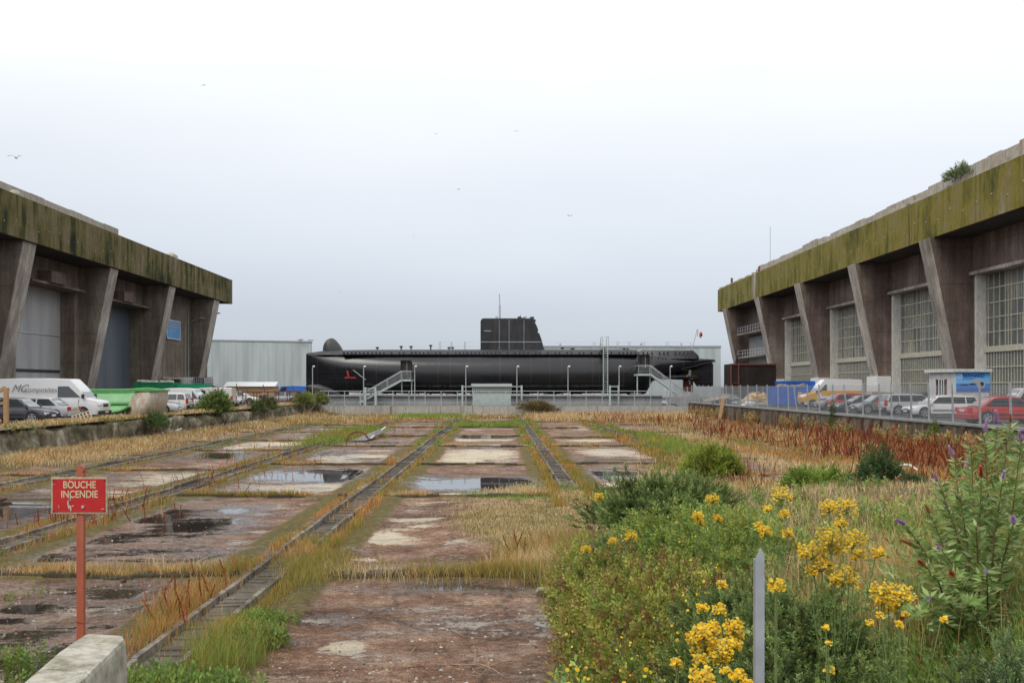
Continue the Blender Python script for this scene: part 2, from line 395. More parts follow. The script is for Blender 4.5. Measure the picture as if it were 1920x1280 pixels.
tag(tris('pit_floor', np.stack([X, Y, Z], 1), T, C, floor_mat()), 'brown damp pit floor of mossy concrete slabs with puddles', 'ground', kind='structure')

asph = streaky('asphalt', [(.3, (.05, .05, .052)), (.5, (.085, .085, .088)), (.75, (.13, .128, .125))], 1, .8, .9, (.04, .04, .04), .3, .2)
b = MB(); BIG = 2500
for (x0, x1, y0, y1) in ((-BIG, XL, -200, BIG), (XR, BIG, -200, BIG), (XL, XR, -200, YN-.6), (XL, XR, 152.5, BIG)):
    k = len(b.v); b.v += [(x0, y0, QZ), (x1, y0, QZ), (x1, y1, QZ), (x0, y1, QZ)]; b.f.append((k, k+1, k+2, k+3))
b.v += [(-60,-60,QZ-.3)]*0
tag(b.build('ground', asph), 'grey asphalt quay around the pit', 'ground', kind='structure')
conc_pale = streaky('pale_concrete', [(.3, (.30, .28, .24)), (.5, (.44, .42, .37)), (.75, (.56, .54, .49))], .08, 1.3, .9, (.09, .06, .035), .75, .3, joints=((0, 2.07, .05),))
conc_grey = streaky('grey_concrete', [(.3, (.22, .23, .23)), (.5, (.31, .32, .32)), (.75, (.4, .41, .41))], .3, .8, .9, (.16, .15, .14), .4, .2)
tag(MB().b2(XL, XR, YF, 152.5, -.3, PZ).build('pier', conc_pale), 'pale stained concrete pier wall closing the far end of the pit', 'pier', kind='structure')
tag(MB().b2(XL, XR, YF+.4, 152.4, PZ, PZ+.004).b2(-24.3, 21.8, 137.7, 150.9, 2.35, 2.354).build('deck', asph), 'dark asphalt pier deck with a sheet added on the plinth to darken the hull reflection', 'ground', kind='structure')  # asphalt deck and plinth-top sheet, laid dark to darken the hull's reflection
tag(MB().b2(-24.5, 22.0, 137.2, 151, PZ, 2.35).b2(-24.5, 22, 136.9, 137.6, 2.35, 2.5).build('plinth', conc_grey), 'low grey concrete plinth under the submarine', 'plinth')

def wall_mat():
    return streaky('masonry', [(.34, (.03, .027, .018)), (.45, (.11, .095, .06)), (.54, (.24, .21, .15)), (.62, (.50, .47, .38))], .9, 1.3, .95, (.09, .11, .03), .5, .9)
# left wall: rough blocks
wm = wall_mat()
gy_ = np.arange(10, YF, .22); gz_ = np.linspace(-.2, 1, 11); A, Bz, T = grid_sheet(gy_, gz_, None)
top_ = QZ-.02-.5*np.clip(vnoise(A, A*0, 2.3, 50)*1.6-.75, 0, 1)-.18*vnoise(A, A*0, .6, 51)
zz_ = np.where(Bz < .99, -.2+(top_+.2)*np.clip((Bz+.2)/1.2, 0, 1)/.84*.84, top_)
blk = np.floor(A/1.7+(Bz > .55)*.5)*7.3+np.floor((Bz+.01)/.55)*3.1
xx_ = XL+.22+.30*(vnoise(A, Bz*2.2, .9, 52)-.5)+.28*(vnoise(A, Bz*1.5, 2.6, 53)-.5)+.16*(np.abs(np.sin(blk*12.9))-.5)+.30*(1-Bz)*.5
joint = (np.abs((A/1.7+(Bz > .55)*.5) % 1-.5) > .45); xx_ = xx_-.10*joint
V_ = np.stack([xx_, A, zz_], 1); n_ = len(gy_); last = V_[-n_:].copy(); last[:, 0] = XL-.6; last[:, 2] = QZ+.01; V_ = np.concatenate([V_, last]); k_ = np.arange(n_-1)+len(A)-n_
T = np.concatenate([T, np.stack([k_, k_+1, k_+1+n_], 1), np.stack([k_, k_+1+n_, k_+n_], 1)])
o = tris('quay_wall', V_, T, None, wm); tag(o, 'crumbling mossy masonry quay wall along the left side of the pit', 'wall')
# right wall: concrete with rusty sheet pile ribs
root = thing('quay_wall', 'dark streaked retaining wall with rusty ribs under the mesh fence on the right', 'wall', (XR, 70, 0))
cw = streaky('dark_concrete_wall', [(.3, (.05, .04, .03)), (.48, (.15, .125, .095)), (.62, (.26, .23, .18)), (.8, (.36, .33, .27))], .12, 1.2, .95, (.05, .028, .015), .8, .5)
MB().b2(XR, XR+.5, 10, YF, -.2, QZ-.012).build('wall', cw, root, world=True)
b = MB(); b.b2(XR-.12, XR+.45, 10, YF+.2, QZ-.01, QZ+.12)
b.build('coping', conc_grey, root, world=True)
random.seed(5); b = MB(); y = 30
while y < YF:
    wd = random.uniform(.18, .4); zt = QZ-random.choice([.05, .1, .35, .6]); b.b2(XR-.22, XR+.05, y, y+wd*.7, -.2, zt); y += random.uniform(1.2, 3.4)
b.build('sheet_pile', simple('dark_rusty_pile', (.12, .065, .045), .9, 0, .5, 3, .4), root, world=True)
b = MB(); y = 31
while y < YF:
    wd = random.uniform(.3, .6); b.b2(XR-.16, XR+.04, y, y+wd, -.2, QZ-random.choice([.12, .2, .5])); y += random.uniform(1.1, 2.6)
b.build('pilaster', cw, root, world=True)
tag(MB().b2(-6, 8, YN-.9, YN-.35, -.3, QZ-.01).build('quay_wall', wm), 'masonry wall at the near edge of the pit below the camera', 'wall')

# dirt verge on the left quay edge, a sheet just above the asphalt
gx_ = np.linspace(XL-2.6, XL+.05, 14); gy_ = np.arange(30, YF+2, .5); X, Y, T = grid_sheet(gx_, gy_, None)
Z = QZ+.012+.16*np.clip(vnoise(X, Y, .8, 12)*1.2-.2, 0, 1)*sstep(0, .8, X-(XL-2.5))*sstep(0, .4, XL+.1-X)
vm_ = streaky('verge_dirt', [(.3, (.09, .07, .04)), (.5, (.20, .155, .09)), (.75, (.34, .28, .19))], 1, 1.4, .95, (.08, .1, .03), .5, .8)
tag(tris('verge', np.stack([X, Y, Z], 1), T, None, vm_), 'dirt verge', 'ground', kind='structure')

# ---------------------------------------------------------------- slipway tracks
track_stone = streaky('track_stone', [(.3, (.045, .04, .032)), (.5, (.12, .105, .085)), (.75, (.32, .29, .24))], 1, 1.6, .95, (.05, .04, .03), .4, .6)
rail_m = streaky('rail_edge', [(.3, (.035, .028, .022)), (.46, (.12, .10, .08)), (.62, (.34, .31, .26))], 1, 3.0, .8, (.12, .04, .02), .5, .6)
jm = streaky('shadow_dark_earth', [(.3, (.022, .018, .012)), (.5, (.05, .04, .026)), (.75, (.12, .10, .06))], 1, 3, .95, (.03, .03, .015), .5, 1.0)  # damp soil, its colour darkened to paint the shadow at each joint step
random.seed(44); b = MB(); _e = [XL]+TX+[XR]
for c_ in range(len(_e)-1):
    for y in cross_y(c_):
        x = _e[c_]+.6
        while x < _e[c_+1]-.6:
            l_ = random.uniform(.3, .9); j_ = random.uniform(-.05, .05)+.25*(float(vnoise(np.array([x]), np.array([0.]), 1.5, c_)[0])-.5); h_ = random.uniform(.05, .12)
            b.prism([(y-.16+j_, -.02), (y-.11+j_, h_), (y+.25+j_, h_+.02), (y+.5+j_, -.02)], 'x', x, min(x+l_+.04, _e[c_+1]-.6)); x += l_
tag(b.build('joint_earth', jm), 'earth ridges in the slab joints, coloured dark for the step shadow', 'ground', kind='structure')
names = ['leftmost rusty slipway track beside the rubble wall, almost sunk in weeds', 'slipway track passing just above the red sign, second from the left',
 'long slipway track running from the sign block to the pier, with dark ladder stones', 'short slipway track ending at the dry grass mound left of the green bush',
 'overgrown slipway track just behind the round green bush', 'slipway track buried in red weeds nearest the right wall']
for i, tx in enumerate(TX):
    y0 = [14, 12, 8.5, 36.5, 38, 42][i]
    r = thing('slipway_track', names[i], 'rail track', (tx, y0, 0), group='slipway tracks across the pit floor')
    bed = MB(); y = y0; random.seed(20+i)
    bed.b2(tx-.22, tx+.22, y0, YF-.5, -.05, .05)
    while y < YF-1:
        wd = random.uniform(.07, .2); dz = random.uniform(-.02, .02)
        if random.random() < .8: bed.box((tx+random.uniform(-.05, .05), y, .035+dz), (random.uniform(.3, .44), wd, .07), Matrix.Rotation(random.uniform(-.2, .2), 3, 'Z'))
        y += .3 if y < 60 else .7
    bed.build('track_bed', track_stone, r, world=True)
    for s in (-1, 1):
        rb = MB(); y = y0
        while y < YF-1:
            ln = random.uniform(1.5, 3.4); e = min(y+ln-.03, YF-.7); h = .14+random.uniform(-.03, .03) if s < 0 else .085+random.uniform(-.03, .02)
            j = random.uniform(-.025, .025)
            rb.prism([(tx+s*.28-.06+j, -.05), (tx+s*.28+.06+j, -.05), (tx+s*.28+.04+j, h), (tx+s*.28-.035+j, h+.012)], 'y', y, e); y += ln
        rb.build('rail', rail_m, r, world=True)

# ---------------------------------------------------------------- the two concrete bunkers
soff = streaky('brown_concrete', [(.34, (.085, .062, .052)), (.5, (.165, .12, .10)), (.66, (.30, .245, .21))], .1, .7, .95, (.06, .045, .035), .5, .3, joints=((2, 3.1, .05),))  # reddish brown bunker concrete for walls, fins and canopies
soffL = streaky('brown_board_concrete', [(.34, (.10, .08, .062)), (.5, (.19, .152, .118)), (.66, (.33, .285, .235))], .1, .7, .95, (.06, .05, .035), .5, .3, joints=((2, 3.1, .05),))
mossR = streaky('yellow_moss_concrete', [(.34, (.035, .036, .014)), (.43, (.12, .112, .024)), (.51, (.22, .185, .036)), (.58, (.22, .18, .075)), (.68, (.36, .32, .23))], .2, .8, .95, (.035, .035, .022), .9, .5, joints=((1, 6.5, .09),))
mossL = streaky('dark_moss_concrete', [(.38, (.012, .016, .009)), (.44, (.05, .055, .018)), (.51, (.145, .12, .042)), (.58, (.19, .15, .09)), (.68, (.30, .25, .19))], .16, .95, .95, (.012, .018, .009), .9, .5, joints=((1, 6.5, .09),))
parm = streaky('weathered_parapet', [(.3, (.26, .22, .17)), (.5, (.42, .38, .32)), (.75, (.55, .52, .46))], .5, 1.2, .9, (.30, .17, .05), .5, .4, joints=((1, 2.4, .07),))
edge_m = streaky('pale_fin_edge', [(.34, (.17, .145, .12)), (.5, (.35, .31, .27)), (.66, (.58, .54, .48))], .1, 1.2, .9, (.10, .05, .03), .5, .3)
jamb_m = streaky('whitewashed_jamb', [(.3, (.52, .50, .44)), (.5, (.70, .68, .62)), (.75, (.8, .78, .72))], .1, 1., .9, (.35, .18, .1), .5, .2)
whitewash = simple('whitewash', (.72, .72, .70), .8, 0, .08, 1.5)
pane_m = streaky('grimy_glass', [(.3, (.075, .085, .08)), (.5, (.15, .165, .155)), (.75, (.28, .29, .27))], .35, .55, .35, (.05, .055, .05), .6, .1, joints=())
frame_m = simple('flaking_window_bars', (.50, .47, .38), .7, 0, .25, 4)

def fin(root, s, xo, xw, ya, yb, zt, xb, mat, zbase=QZ):
    """tapered buttress: outer edge leans out towards the roof. s = side sign"""
    p = MB().prism([(s*xw+s*.05, zbase), (s*xb, zbase), (s*xo, zt), (s*xw+s*.05, zt)], 'y', ya, yb).build('buttress', mat, root, world=True)
    # pale outer edge facing, a plate standing 3 cm proud
    e = MB(); t = .03
    e.prism([(s*(xb-t), zbase), (s*(xo-t), zt-.02), (s*(xo+.01), zt-.02), (s*(xb+.01), zbase)], 'y', ya+.06, yb-.06)
    o = e.build('edge_facing', edge_m, p); 
    o.location = -world_off(p); 
    return p

# right bunker
RB = thing('concrete_bunker', 'long concrete bunker on the right with yellow green mossy roof edge and tall gridded windows', 'bunker', (60, 100, QZ))
MB().b2(37, 100, 20, 172, 16.4, 20.05).build('roof', mossR, RB, world=True)
finsR = [(47.6, 50.0), (67.0, 69.4), (86.4, 88.8), (104.6, 107.0), (124.0, 126.4), (143.6, 146.0), (164.6, 167.0)]
soffit_m = streaky('shade_dark_soffit', [(.3, (.035, .03, .03)), (.5, (.06, .05, .048)), (.75, (.10, .085, .078))], 1, .4, .95, (.02, .02, .02), .4, .2)  # underside shade put into a near-black concrete colour on thin soffit plates
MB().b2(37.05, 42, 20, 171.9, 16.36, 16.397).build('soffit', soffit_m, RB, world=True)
wb = MB()
wins = []
for k in range(len(finsR)-1):
    y0, y1 = finsR[k][1]+.9, finsR[k+1][0]-.8
    if k < 5: wins.append((y0, y1))
ycur = 20.0
for (a, c) in wins:
    wb.b2(40.3, 42.3, ycur, a, QZ-.2, 16.4); wb.b2(40.3, 42.3, a, c, 13.1, 16.4); ycur = c
wb.b2(40.3, 42.3, ycur, 171.6, QZ-.2, 16.4)
wb.b2(42.3, 99, 170.2, 171.6, QZ-.2, 16.4)
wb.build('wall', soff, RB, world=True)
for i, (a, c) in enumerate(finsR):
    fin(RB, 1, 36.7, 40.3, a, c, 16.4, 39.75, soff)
for i in (3, 4, 5):
    a, c = finsR[i]
    MB().b2(38.85, 40.25, a-.35, c+.3, QZ, 4.75).build('buttress_base', whitewash, RB, world=True)
for k, (a, c) in enumerate(wins):
    wv = MB().b2(41.12, 41.5, a+.02, c-.02, QZ, 13.08).build('window', pane_m, RB, world=True)
    fr = MB()
    fr.b2(40.95, 41.18, a, c, 6.55, 6.95)
    for zz in np.arange(7.0, 13.0, 1.22): fr.b2(41.04, 41.14, a, c, zz-.04, zz+.04)
    for zz in (2.6, 4.0, 5.3): fr.b2(41.04, 41.14, a, c, zz-.045, zz+.045)
    yy = a+.5; j = 0
    while yy < c-.2:
        big = j % 3 == 0
        fr.b2(41.05, 41.13 if not big else 41.16, yy-.035, yy+.035, 6.95, 13.05) if (j % 2 == 0 or random.random() < .35) else None
        fr.b2(41.05, 41.13, yy-.03, yy+.03, QZ, 6.6); yy += .48; j += 1
    # patches with denser bars where the glazing was repaired
    random.seed(k)
    for q in range(4):
        ya = random.uniform(a+.5, c-3); zz = random.choice([7, 8.2, 9.4, 10.6])
        for m_ in range(5): fr.b2(41.06, 41.12, ya+m_*.36, ya+m_*.36+.05, zz, zz+1.22)
    fo = fr.build('frame', frame_m, wv); fo.location = -world_off(wv)
    j = MB().b2(40.27, 41.12, c-.02, c+.33, QZ, 13.1).build('jamb', jamb_m, wv); j.location = -world_off(wv)
    l = MB().b2(39.9, 41.2, a-.5, c+.6, 13.1, 13.38).build('lintel', edge_m, wv); l.location = -world_off(wv)
# parapet: broken pale blocks along the roof edge
random.seed(9); pb = MB(); y = 22.0
while y < 150:
    d = random.uniform(2.0, 3.4); zt = 21.75+random.uniform(-.12, .05); x0 = 38.3+random.uniform(-.1, .1)
    if 84 < y < 150: zt -= .25+random.uniform(0, .2)
    pb.b2(x0, x0+.8, y, y+d-.04, 20.05, zt)
    pb.b2(37.3+random.uniform(0, .3), x0, y+.1, y+d*random.uniform(.4, .9), 20.05, 20.05+random.uniform(.15, .6)); y += d
while y < 171:
    pb.b2(37.3, 38.4, y, y+2.2, 20.05, 20.3+random.uniform(0, .25)); y += 2.3
pb.build('parapet', parm, RB, world=True, bevel=.04)
# ragged chips along the lower fascia edge
# rust brackets / dots
for y in np.arange(62, 168, 2.35): MB().b2(36.95, 36.998, y, y+.11, 17.9+.3*math.sin(y), 18.02+.3*math.sin(y)).build('anchor_plate', M['sheetgrey'], RB, world=True)
MB().path([(36.9, 146.5, 20.2), (36.85, 146.4, 16.5), (37.4, 146.1, 14.2), (39.55, 145.2, QZ)], .16, 8).build('drain_pipe', edge_m, RB, world=True)
lg = MB()
for z_, in ((12.1,), (8.4,), (5.2,)): lg.b2(38.4, 40.3, 147.5, 164, z_-.18, z_)
lg.build('ledge', edge_m, RB, world=True)
lr = MB()
for z_ in (12.1, 8.4):
    for y in np.arange(147.8, 164, 1.6): lr.tube((38.5, y, z_), (38.5, y, z_+1), .035, 5)
    lr.tube((38.5, 147.6, z_+1), (38.5, 164, z_+1), .035, 5); lr.tube((38.5, 147.6, z_+.5), (38.5, 164, z_+.5), .025, 5)
lr.build('railing', M['galv'], RB, world=True)
for (y_, z_) in ((150.5, 9.2), (154.5, 9.2), (150.5, 12.6)):
    MB().b2(40.24, 40.3, y_, y_+1.1, z_, z_+1.9).build('doorway', M['black'], RB, world=True)
MB().b2(40.22, 40.3, 152, 163.5, 5.4, 11.6).build('wall_panel', conc_grey, RB, world=True)
MB().b2(38.2, 38.9, 148.8, 149.9, 20.3, 21.4).build('roof_cowl', M['rust'], RB, world=True)
MB().tube((37.9, 165.5, 20), (37.9, 165.5, 21.4), .18, 8).build('vent_pipe', M['rust'], RB, world=True)
MB().tube((39.5, 148, 21), (39.5, 148, 27.0), .05, 5).build('aerial', M['galv'], RB, world=True)

# left bunker
LB = thing('concrete_bunker', 'concrete bunker on the left with dark green stained roof edge, leaning fins and tall doors', 'bunker', (-65, 95, QZ))
MB().b2(-110, -41.2, 30, 156, 16.4, 20.05).build('roof', mossL, LB, world=True)
MB().b2(-41.9, -41.17, 155.2, 156.03, 16.38, 20.07).build('roof_end', soffL, LB, world=True)
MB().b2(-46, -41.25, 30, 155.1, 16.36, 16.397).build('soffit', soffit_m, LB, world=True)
finsL = [(49, 51.4), (68.6, 71.0), (88.2, 90.8), (108.0, 110.3), (127.3, 129.8), (147.3, 150.2)]
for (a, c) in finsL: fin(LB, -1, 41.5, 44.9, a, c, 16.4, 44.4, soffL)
wb = MB(); ops = [(94.0, 106.9, 13.6), (113.0, 127.25-.2, 13.4)]
ycur = 30
for (a, c, t) in ops:
    wb.b2(-46.4, -44.9, ycur, a, QZ-.2, 16.4); wb.b2(-46.4, -44.9, a, c, t, 16.4); ycur = c
wb.b2(-46.4, -44.9, ycur, 134.4, QZ-.2, 16.4); wb.b2(-46.4, -44.9, 134.4, 142.2, 4.7, 16.4); wb.b2(-46.4, -44.9, 142.2, 155.6, QZ-.2, 16.4)
wb.b2(-109, -46.4, 154.2, 155.6, QZ-.2, 16.4)
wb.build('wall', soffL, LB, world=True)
def slat_mat(name, c, per, ax):
    m, nt, bs, L = nodes(name); g = nt.nodes.new('ShaderNodeNewGeometry'); s = nt.nodes.new('ShaderNodeSeparateXYZ'); L(g.outputs['Position'], s.inputs[0])
    fr = math_(nt, 'FRACT', math_(nt, 'DIVIDE', s.outputs[ax], per)); tri = math_(nt, 'ABSOLUTE', math_(nt, 'SUBTRACT', fr, .5))
    n = noise(nt, .5, 6, .6, (1, 1, .12))
    cc = ramp(nt, n, [(.3, tuple(x*.75 for x in c)), (.7, tuple(x*1.15 for x in c))])
    cc = mix(nt, math_(nt, 'MULTIPLY', math_(nt, 'LESS_THAN', fr, .1), .3), cc, tuple(x*.5 for x in c))
    L(cc, bs.inputs['Base Color']); bs.inputs['Roughness'].default_value = .55; bump(nt, tri, .5, .06, bs); return m
d1 = slat_mat('grey_door_cladding', (.42, .42, .425), .35, 1); d2 = slat_mat('blue_grey_door_cladding', (.10, .12, .145), .9, 1)
for (a, c, t, X0, dm, hl) in ((94.0, 106.9, 13.6, -46.35, d1, 5.3), (113.0, 127.05, 13.4, -46.35, d2, 0)):
    dr = MB().b2(X0-.35, X0, a, c, QZ, t).build('door', dm, LB, world=True)
    if hl:
        h = MB().b2(X0, X0+.12, a, c-.4, hl-.15, hl+.1).build('door_rail', M['trim'], dr); h.location = -world_off(dr)
        h = MB().b2(X0, X0+.08, a, c-.2, hl+3.6, hl+3.72).build('door_rail', M['galv'], dr); h.location = -world_off(dr)
    cn = MB(); cn.b2(-44.92, -43.8, a+1, c+.4, t, t+.22); cn.b2(-44.92, -43.5, a+4.4, a+7.6, t+.22, t+1.35)
    cn.build('canopy', soff, LB, world=True)
MB().b2(-46.3, -46.0, 134.4, 142.2, QZ, 4.7).build('recess', jamb_m, LB, world=True)
MB().b2(-44.95, -44.6, 134.2, 142.4, 4.7, 4.95).build('lintel', edge_m, LB, world=True)
for y in (132.5, 144.2, 145.9): MB().tube((-44.8, y, QZ), (-44.8, y, 14.6 if y > 145 else 12.5), .07, 6).build('drain_pipe', M['sheetgrey'], LB, world=True)
random.seed(12); pb = MB(); y = 30
while y < 119:
    pb.b2(-45.8, -45.0, y, min(y+3.0, 119.6), 20.05, 22.2+random.uniform(-.04, .04)); y += 3.05
pb.build('parapet', parm, LB, world=True)
for (y, r_) in ((87.5, 1.0), (112.0, .55), (129.3, 1.3)):
    MB().sphere((-41.9, y, 20.0), r_, 9, 6, .6, 1.2, .6, .12).build('broken_concrete', parm, LB, world=True)
for y in np.arange(80, 154, 2.1): MB().b2(-41.198, -41.16, y, y+.1, 17.7+.3*math.sin(y*2), 17.81+.3*math.sin(y*2)).build('anchor_plate', M['sheetgrey'], LB, world=True)
for (x0, y0, z0, dx) in ((-44.9, 146.8, 13.0, 1.3), (-44.2, 151.5, 14.1, 1.6)):
    t = thing('wall_lamp', 'small hooded lamp on an arm at the far end of the left bunker' if y0 > 150 else 'small pale lamp on a thin post beside the last fin of the left bunker', 'lamp', (x0, y0, z0))
    MB().tube((0, 0, 0), (dx, 0, .5), .05, 6).build('arm', M['galv'], t)
    MB().sphere((dx+.35, 0, .55), .45, 10, 6, 1.2, .6, .28).build('lamp_head', M['sheetgrey'], t, smooth=True)
# blue sign on the left bunker
t = thing('wall_sign', 'blue information panel with white border high on the left bunker wall', 'sign', (-44.9+.12, 136.2, 12.75))
pan = simple('blue_panel', (.06, .27, .58), .5, 0, .15, 1.2)
MB().b2(0, .08, 0, 5.6, -2.6, 0).build('panel', pan, t)
b = MB()
for q in ((0, 5.6, -2.6, -2.5), (0, 5.6, -.1, 0), (0, .12, -2.5, -.1), (5.48, 5.6, -2.5, -.1)): b.b2(.083, .1, q[0], q[1], q[2], q[3])
b.build('border', M['pvc'], t)
b = MB(); random.seed(4)
for r_ in range(2):
    yy = .7
    while yy < 4.9:
        wv = random.uniform(.12, .35); b.b2(.083, .09, yy, yy+wv, -.62-r_*.42, -.36-r_*.42); yy += wv+.1
for r_ in range(3): b.b2(.083, .09, .8, 4.0-r_*.5, -1.3-r_*.2, -1.24-r_*.2)
b.build('faded_lettering', M['sheetgrey'], t)

# sheds behind
shm = slat_mat('pale_cladding', (.47, .52, .52), 1.5, 0)
t = thing('warehouse', 'pale grey green clad warehouse behind the left end of the submarine', 'warehouse', (-48, 195, QZ))
MB().prism([(-70, QZ), (-35.5, QZ), (-35.5, 11.95), (-70, 12.5)], 'y', 190, 191.5).build('wall', shm, t, world=True)
MB().prism([(-70.1, 12.5), (-35.4, 11.95), (-35.4, 12.2), (-70.1, 12.75)], 'y', 189.9, 191.6).build('roof_trim', M['sheetgrey'], t, world=True)
b = MB(); b.tube((-37.5, 189.5, 12.2), (-36.6, 189.2, 12.5), .06, 5); b.sphere((-37.2, 189.2, 12.5), .4, 8, 5, 1.6, .7, .4); b.sphere((-35.3, 189.2, 12.4), .4, 8, 5, 1.6, .7, .35); b.build('floodlight', M['galv'], t, world=True)
t = thing('warehouse', 'light grey flat roofed warehouse behind the right half of the submarine', 'warehouse', (25, 205, QZ))
MB().b2(8.5, 43.6, 200, 240, QZ, 11.4).build('wall', shm, t, world=True)
MB().b2(8.4, 43.7, 199.9, 240.1, 11.4, 11.75).build('roof_trim', M['sheetgrey'], t, world=True)
for x in (12, 20, 28, 36): MB().tube((x, 201, 11.7), (x, 201, 12.3), .2, 6).build('roof_vent', M['galv'], t, world=True)
# ---------------------------------------------------------------- submarine
SY = 144.0
def hull_mat():
    m, nt, bs, L = nodes('submarine_black_paint')
    n = noise(nt, .5, 7, .65, (.25, 1, 1)); n2 = noise(nt, 2.2, 6, .7, (1, 1, .15))
    c = ramp(nt, n, [(.3, (.006, .006, .008)), (.55, (.009, .009, .011)), (.75, (.022, .022, .026))])
    st = ramp(nt, n2, [(.62, gray(0)), (.8, gray(1))]); c = mix(nt, math_(nt, 'MULTIPLY', st, .25), c, (.05, .048, .046))
    g = nt.nodes.new('ShaderNodeNewGeometry'); s = nt.nodes.new('ShaderNodeSeparateXYZ'); L(g.outputs['Position'], s.inputs[0])
    for ax, per, wd in ((0, 4.3, .06), (0, 6.9, .05), (2, 1.45, .03)):
        ln = math_(nt, 'LESS_THAN', math_(nt, 'FRACT', math_(nt, 'DIVIDE', s.outputs[ax], per)), wd/per)
        c = mix(nt, math_(nt, 'MULTIPLY', math_(nt, 'MULTIPLY', ln, n2), .8), c, (.10, .095, .09))
    sc_ = ramp(nt, noise(nt, 3.5, 6, .75, (.5, 1, 1)), [(.66, gray(0)), (.72, gray(1))]); c = mix(nt, math_(nt, 'MULTIPLY', sc_, .3), c, (.11, .10, .095))
    L(c, bs.inputs['Base Color'])
    L(ramp(nt, n, [(.3, gray(.20)), (.7, gray(.34))]), bs.inputs['Roughness']); bs.inputs['Specular IOR Level'].default_value = .62; bs.inputs['IOR'].default_value = 1.5
    bump(nt, noise(nt, .5, 2), .2, .07, bs); return m
hm = hull_mat()
casm = simple('casing_grey_black', (.042, .044, .05), .45, 0, .35, 1.2)
sailm = streaky('sail_black_paint', [(.3, (.02, .02, .023)), (.5, (.035, .036, .04)), (.75, (.07, .07, .075))], .3, 1.0, .55, (.13, .12, .11), .3, .25)
SUB = thing('submarine', 'long black museum submarine with a tall sail resting beyond the pit', 'submarine', (1.5, SY, 2.4))
st = [(-27.5,.10,8.35,2.3),(-27.3,.22,8.45,2.0),(-26.5,.75,8.55,1.9),(-25,1.35,8.6,2.0),(-23,1.95,8.6,2.3),(-20,2.6,8.55,2.5),(-16,3.15,8.45,2.5),(-11,3.4,8.35,2.5),(-4,3.45,8.35,2.5),(4,3.45,8.35,2.5),(12,3.4,8.35,2.5),
      (17,3.15,8.3,2.5),(20,2.85,8.25,2.55),(20.7,2.75,8.22,2.7),(21.5,2.65,8.2,4.3),(22.3,2.5,8.15,4.75),(24,2.15,8.05,5.0),(26,1.65,7.92,5.5),(28,1.05,7.78,6.2),(29.6,.5,7.62,6.95),(30.6,.06,7.5,7.4)]
rings = []
for (x, w_, zt, zb) in st:
    rr = []
    bow = max(0, min(1, (-14-x)/12))
    for i in range(32):
        a = 2*math.pi*i/32; cz, hz = (zt+zb)/2, (zt-zb)/2
        e = 1-.30*bow
        y = w_*math.copysign(abs(math.sin(a))**(.9), math.sin(a)); z = hz*math.copysign(abs(math.cos(a))**(.85), math.cos(a))
        if bow and z < 0: y *= 1-.25*bow*(-z/hz)
        rr.append((x, SY+y, cz+z))
    rings.append(rr)
MB().loft(rings).build('hull', hm, SUB, smooth=60, world=True)
# narrow casing on top
cs = [(-27.2,.12,8.45),(-25,.8,8.72),(-22,1.1,8.82),(-18,1.25,8.88),(-10,1.3,8.9),(10,1.3,8.92),(18,1.25,8.9),(19.4,1.2,8.9)]
def casing(sts, zb):
    rr = []
    for (x, w_, zt) in sts: rr.append([(x, SY-w_*1.5, zb), (x, SY-w_, zt-.1), (x, SY-w_*.85, zt), (x, SY+w_*.85, zt), (x, SY+w_, zt-.1), (x, SY+w_*1.5, zb)])
    return MB().loft(rr)
casing(cs, 8.15).build('casing', casm, SUB, smooth=30, world=True)
casing([(18.6,.5,8.2),(20.2,1.15,8.86),(25,1.1,8.84),(27.3,.95,8.82),(27.9,.75,8.3),(28.2,.5,8.0)], 7.6).build('stern_casing', casm, SUB, smooth=30, world=True)
# strake line and drain holes under the casing
b = MB(); b.b2(-22, 19.2, SY-2.2, SY-1.5, 8.12, 8.22); b.build('strake', M['black'], SUB, world=True)
b = MB()
x = -22
random.seed(2)
while x < 27:
    b.b2(x, x+.15, SY-1.86, SY-1.3, 8.38, 8.52); x += random.choice([.55, .55, .6, 1.1])
b.build('drain_holes', M['black'], SUB, world=True)
# bow sonar dome
rr = []
for (z, x0, x1, w_) in ((8.3,-25.1,-22.1,.95),(8.8,-25.15,-22.25,.95),(9.3,-25.12,-22.5,.92),(9.8,-24.98,-22.85,.82),(10.2,-24.7,-23.2,.62),(10.45,-24.35,-23.5,.38),(10.55,-24.05,-23.75,.15)):
    rr.append([((x0+x1)/2-(x1-x0)/2*math.cos(a), SY+w_*math.sin(a)*(1 if math.cos(a) > 0 else .8), z) for a in [2*math.pi*i/20 for i in range(20)]])
dm_ = simple('sonar_dome_grey', (.05, .05, .052), .45, 0, .2, 1)
MB().loft(rr).build('sonar_dome', dm_, SUB, smooth=60, world=True)
rr = []
for (x, r_) in ((-27.2,.15),(-26.6,.5),(-25.6,.75),(-24,.6),(-22.5,.15)):
    rr.append([(x, SY-1.2+r_*.8*math.cos(a), 3.6-(x+27)*.22+r_*math.sin(a)) for a in [2*math.pi*i/14 for i in range(14)]])
MB().loft(rr).build('sonar_blister', dm_, SUB, smooth=60, world=True)
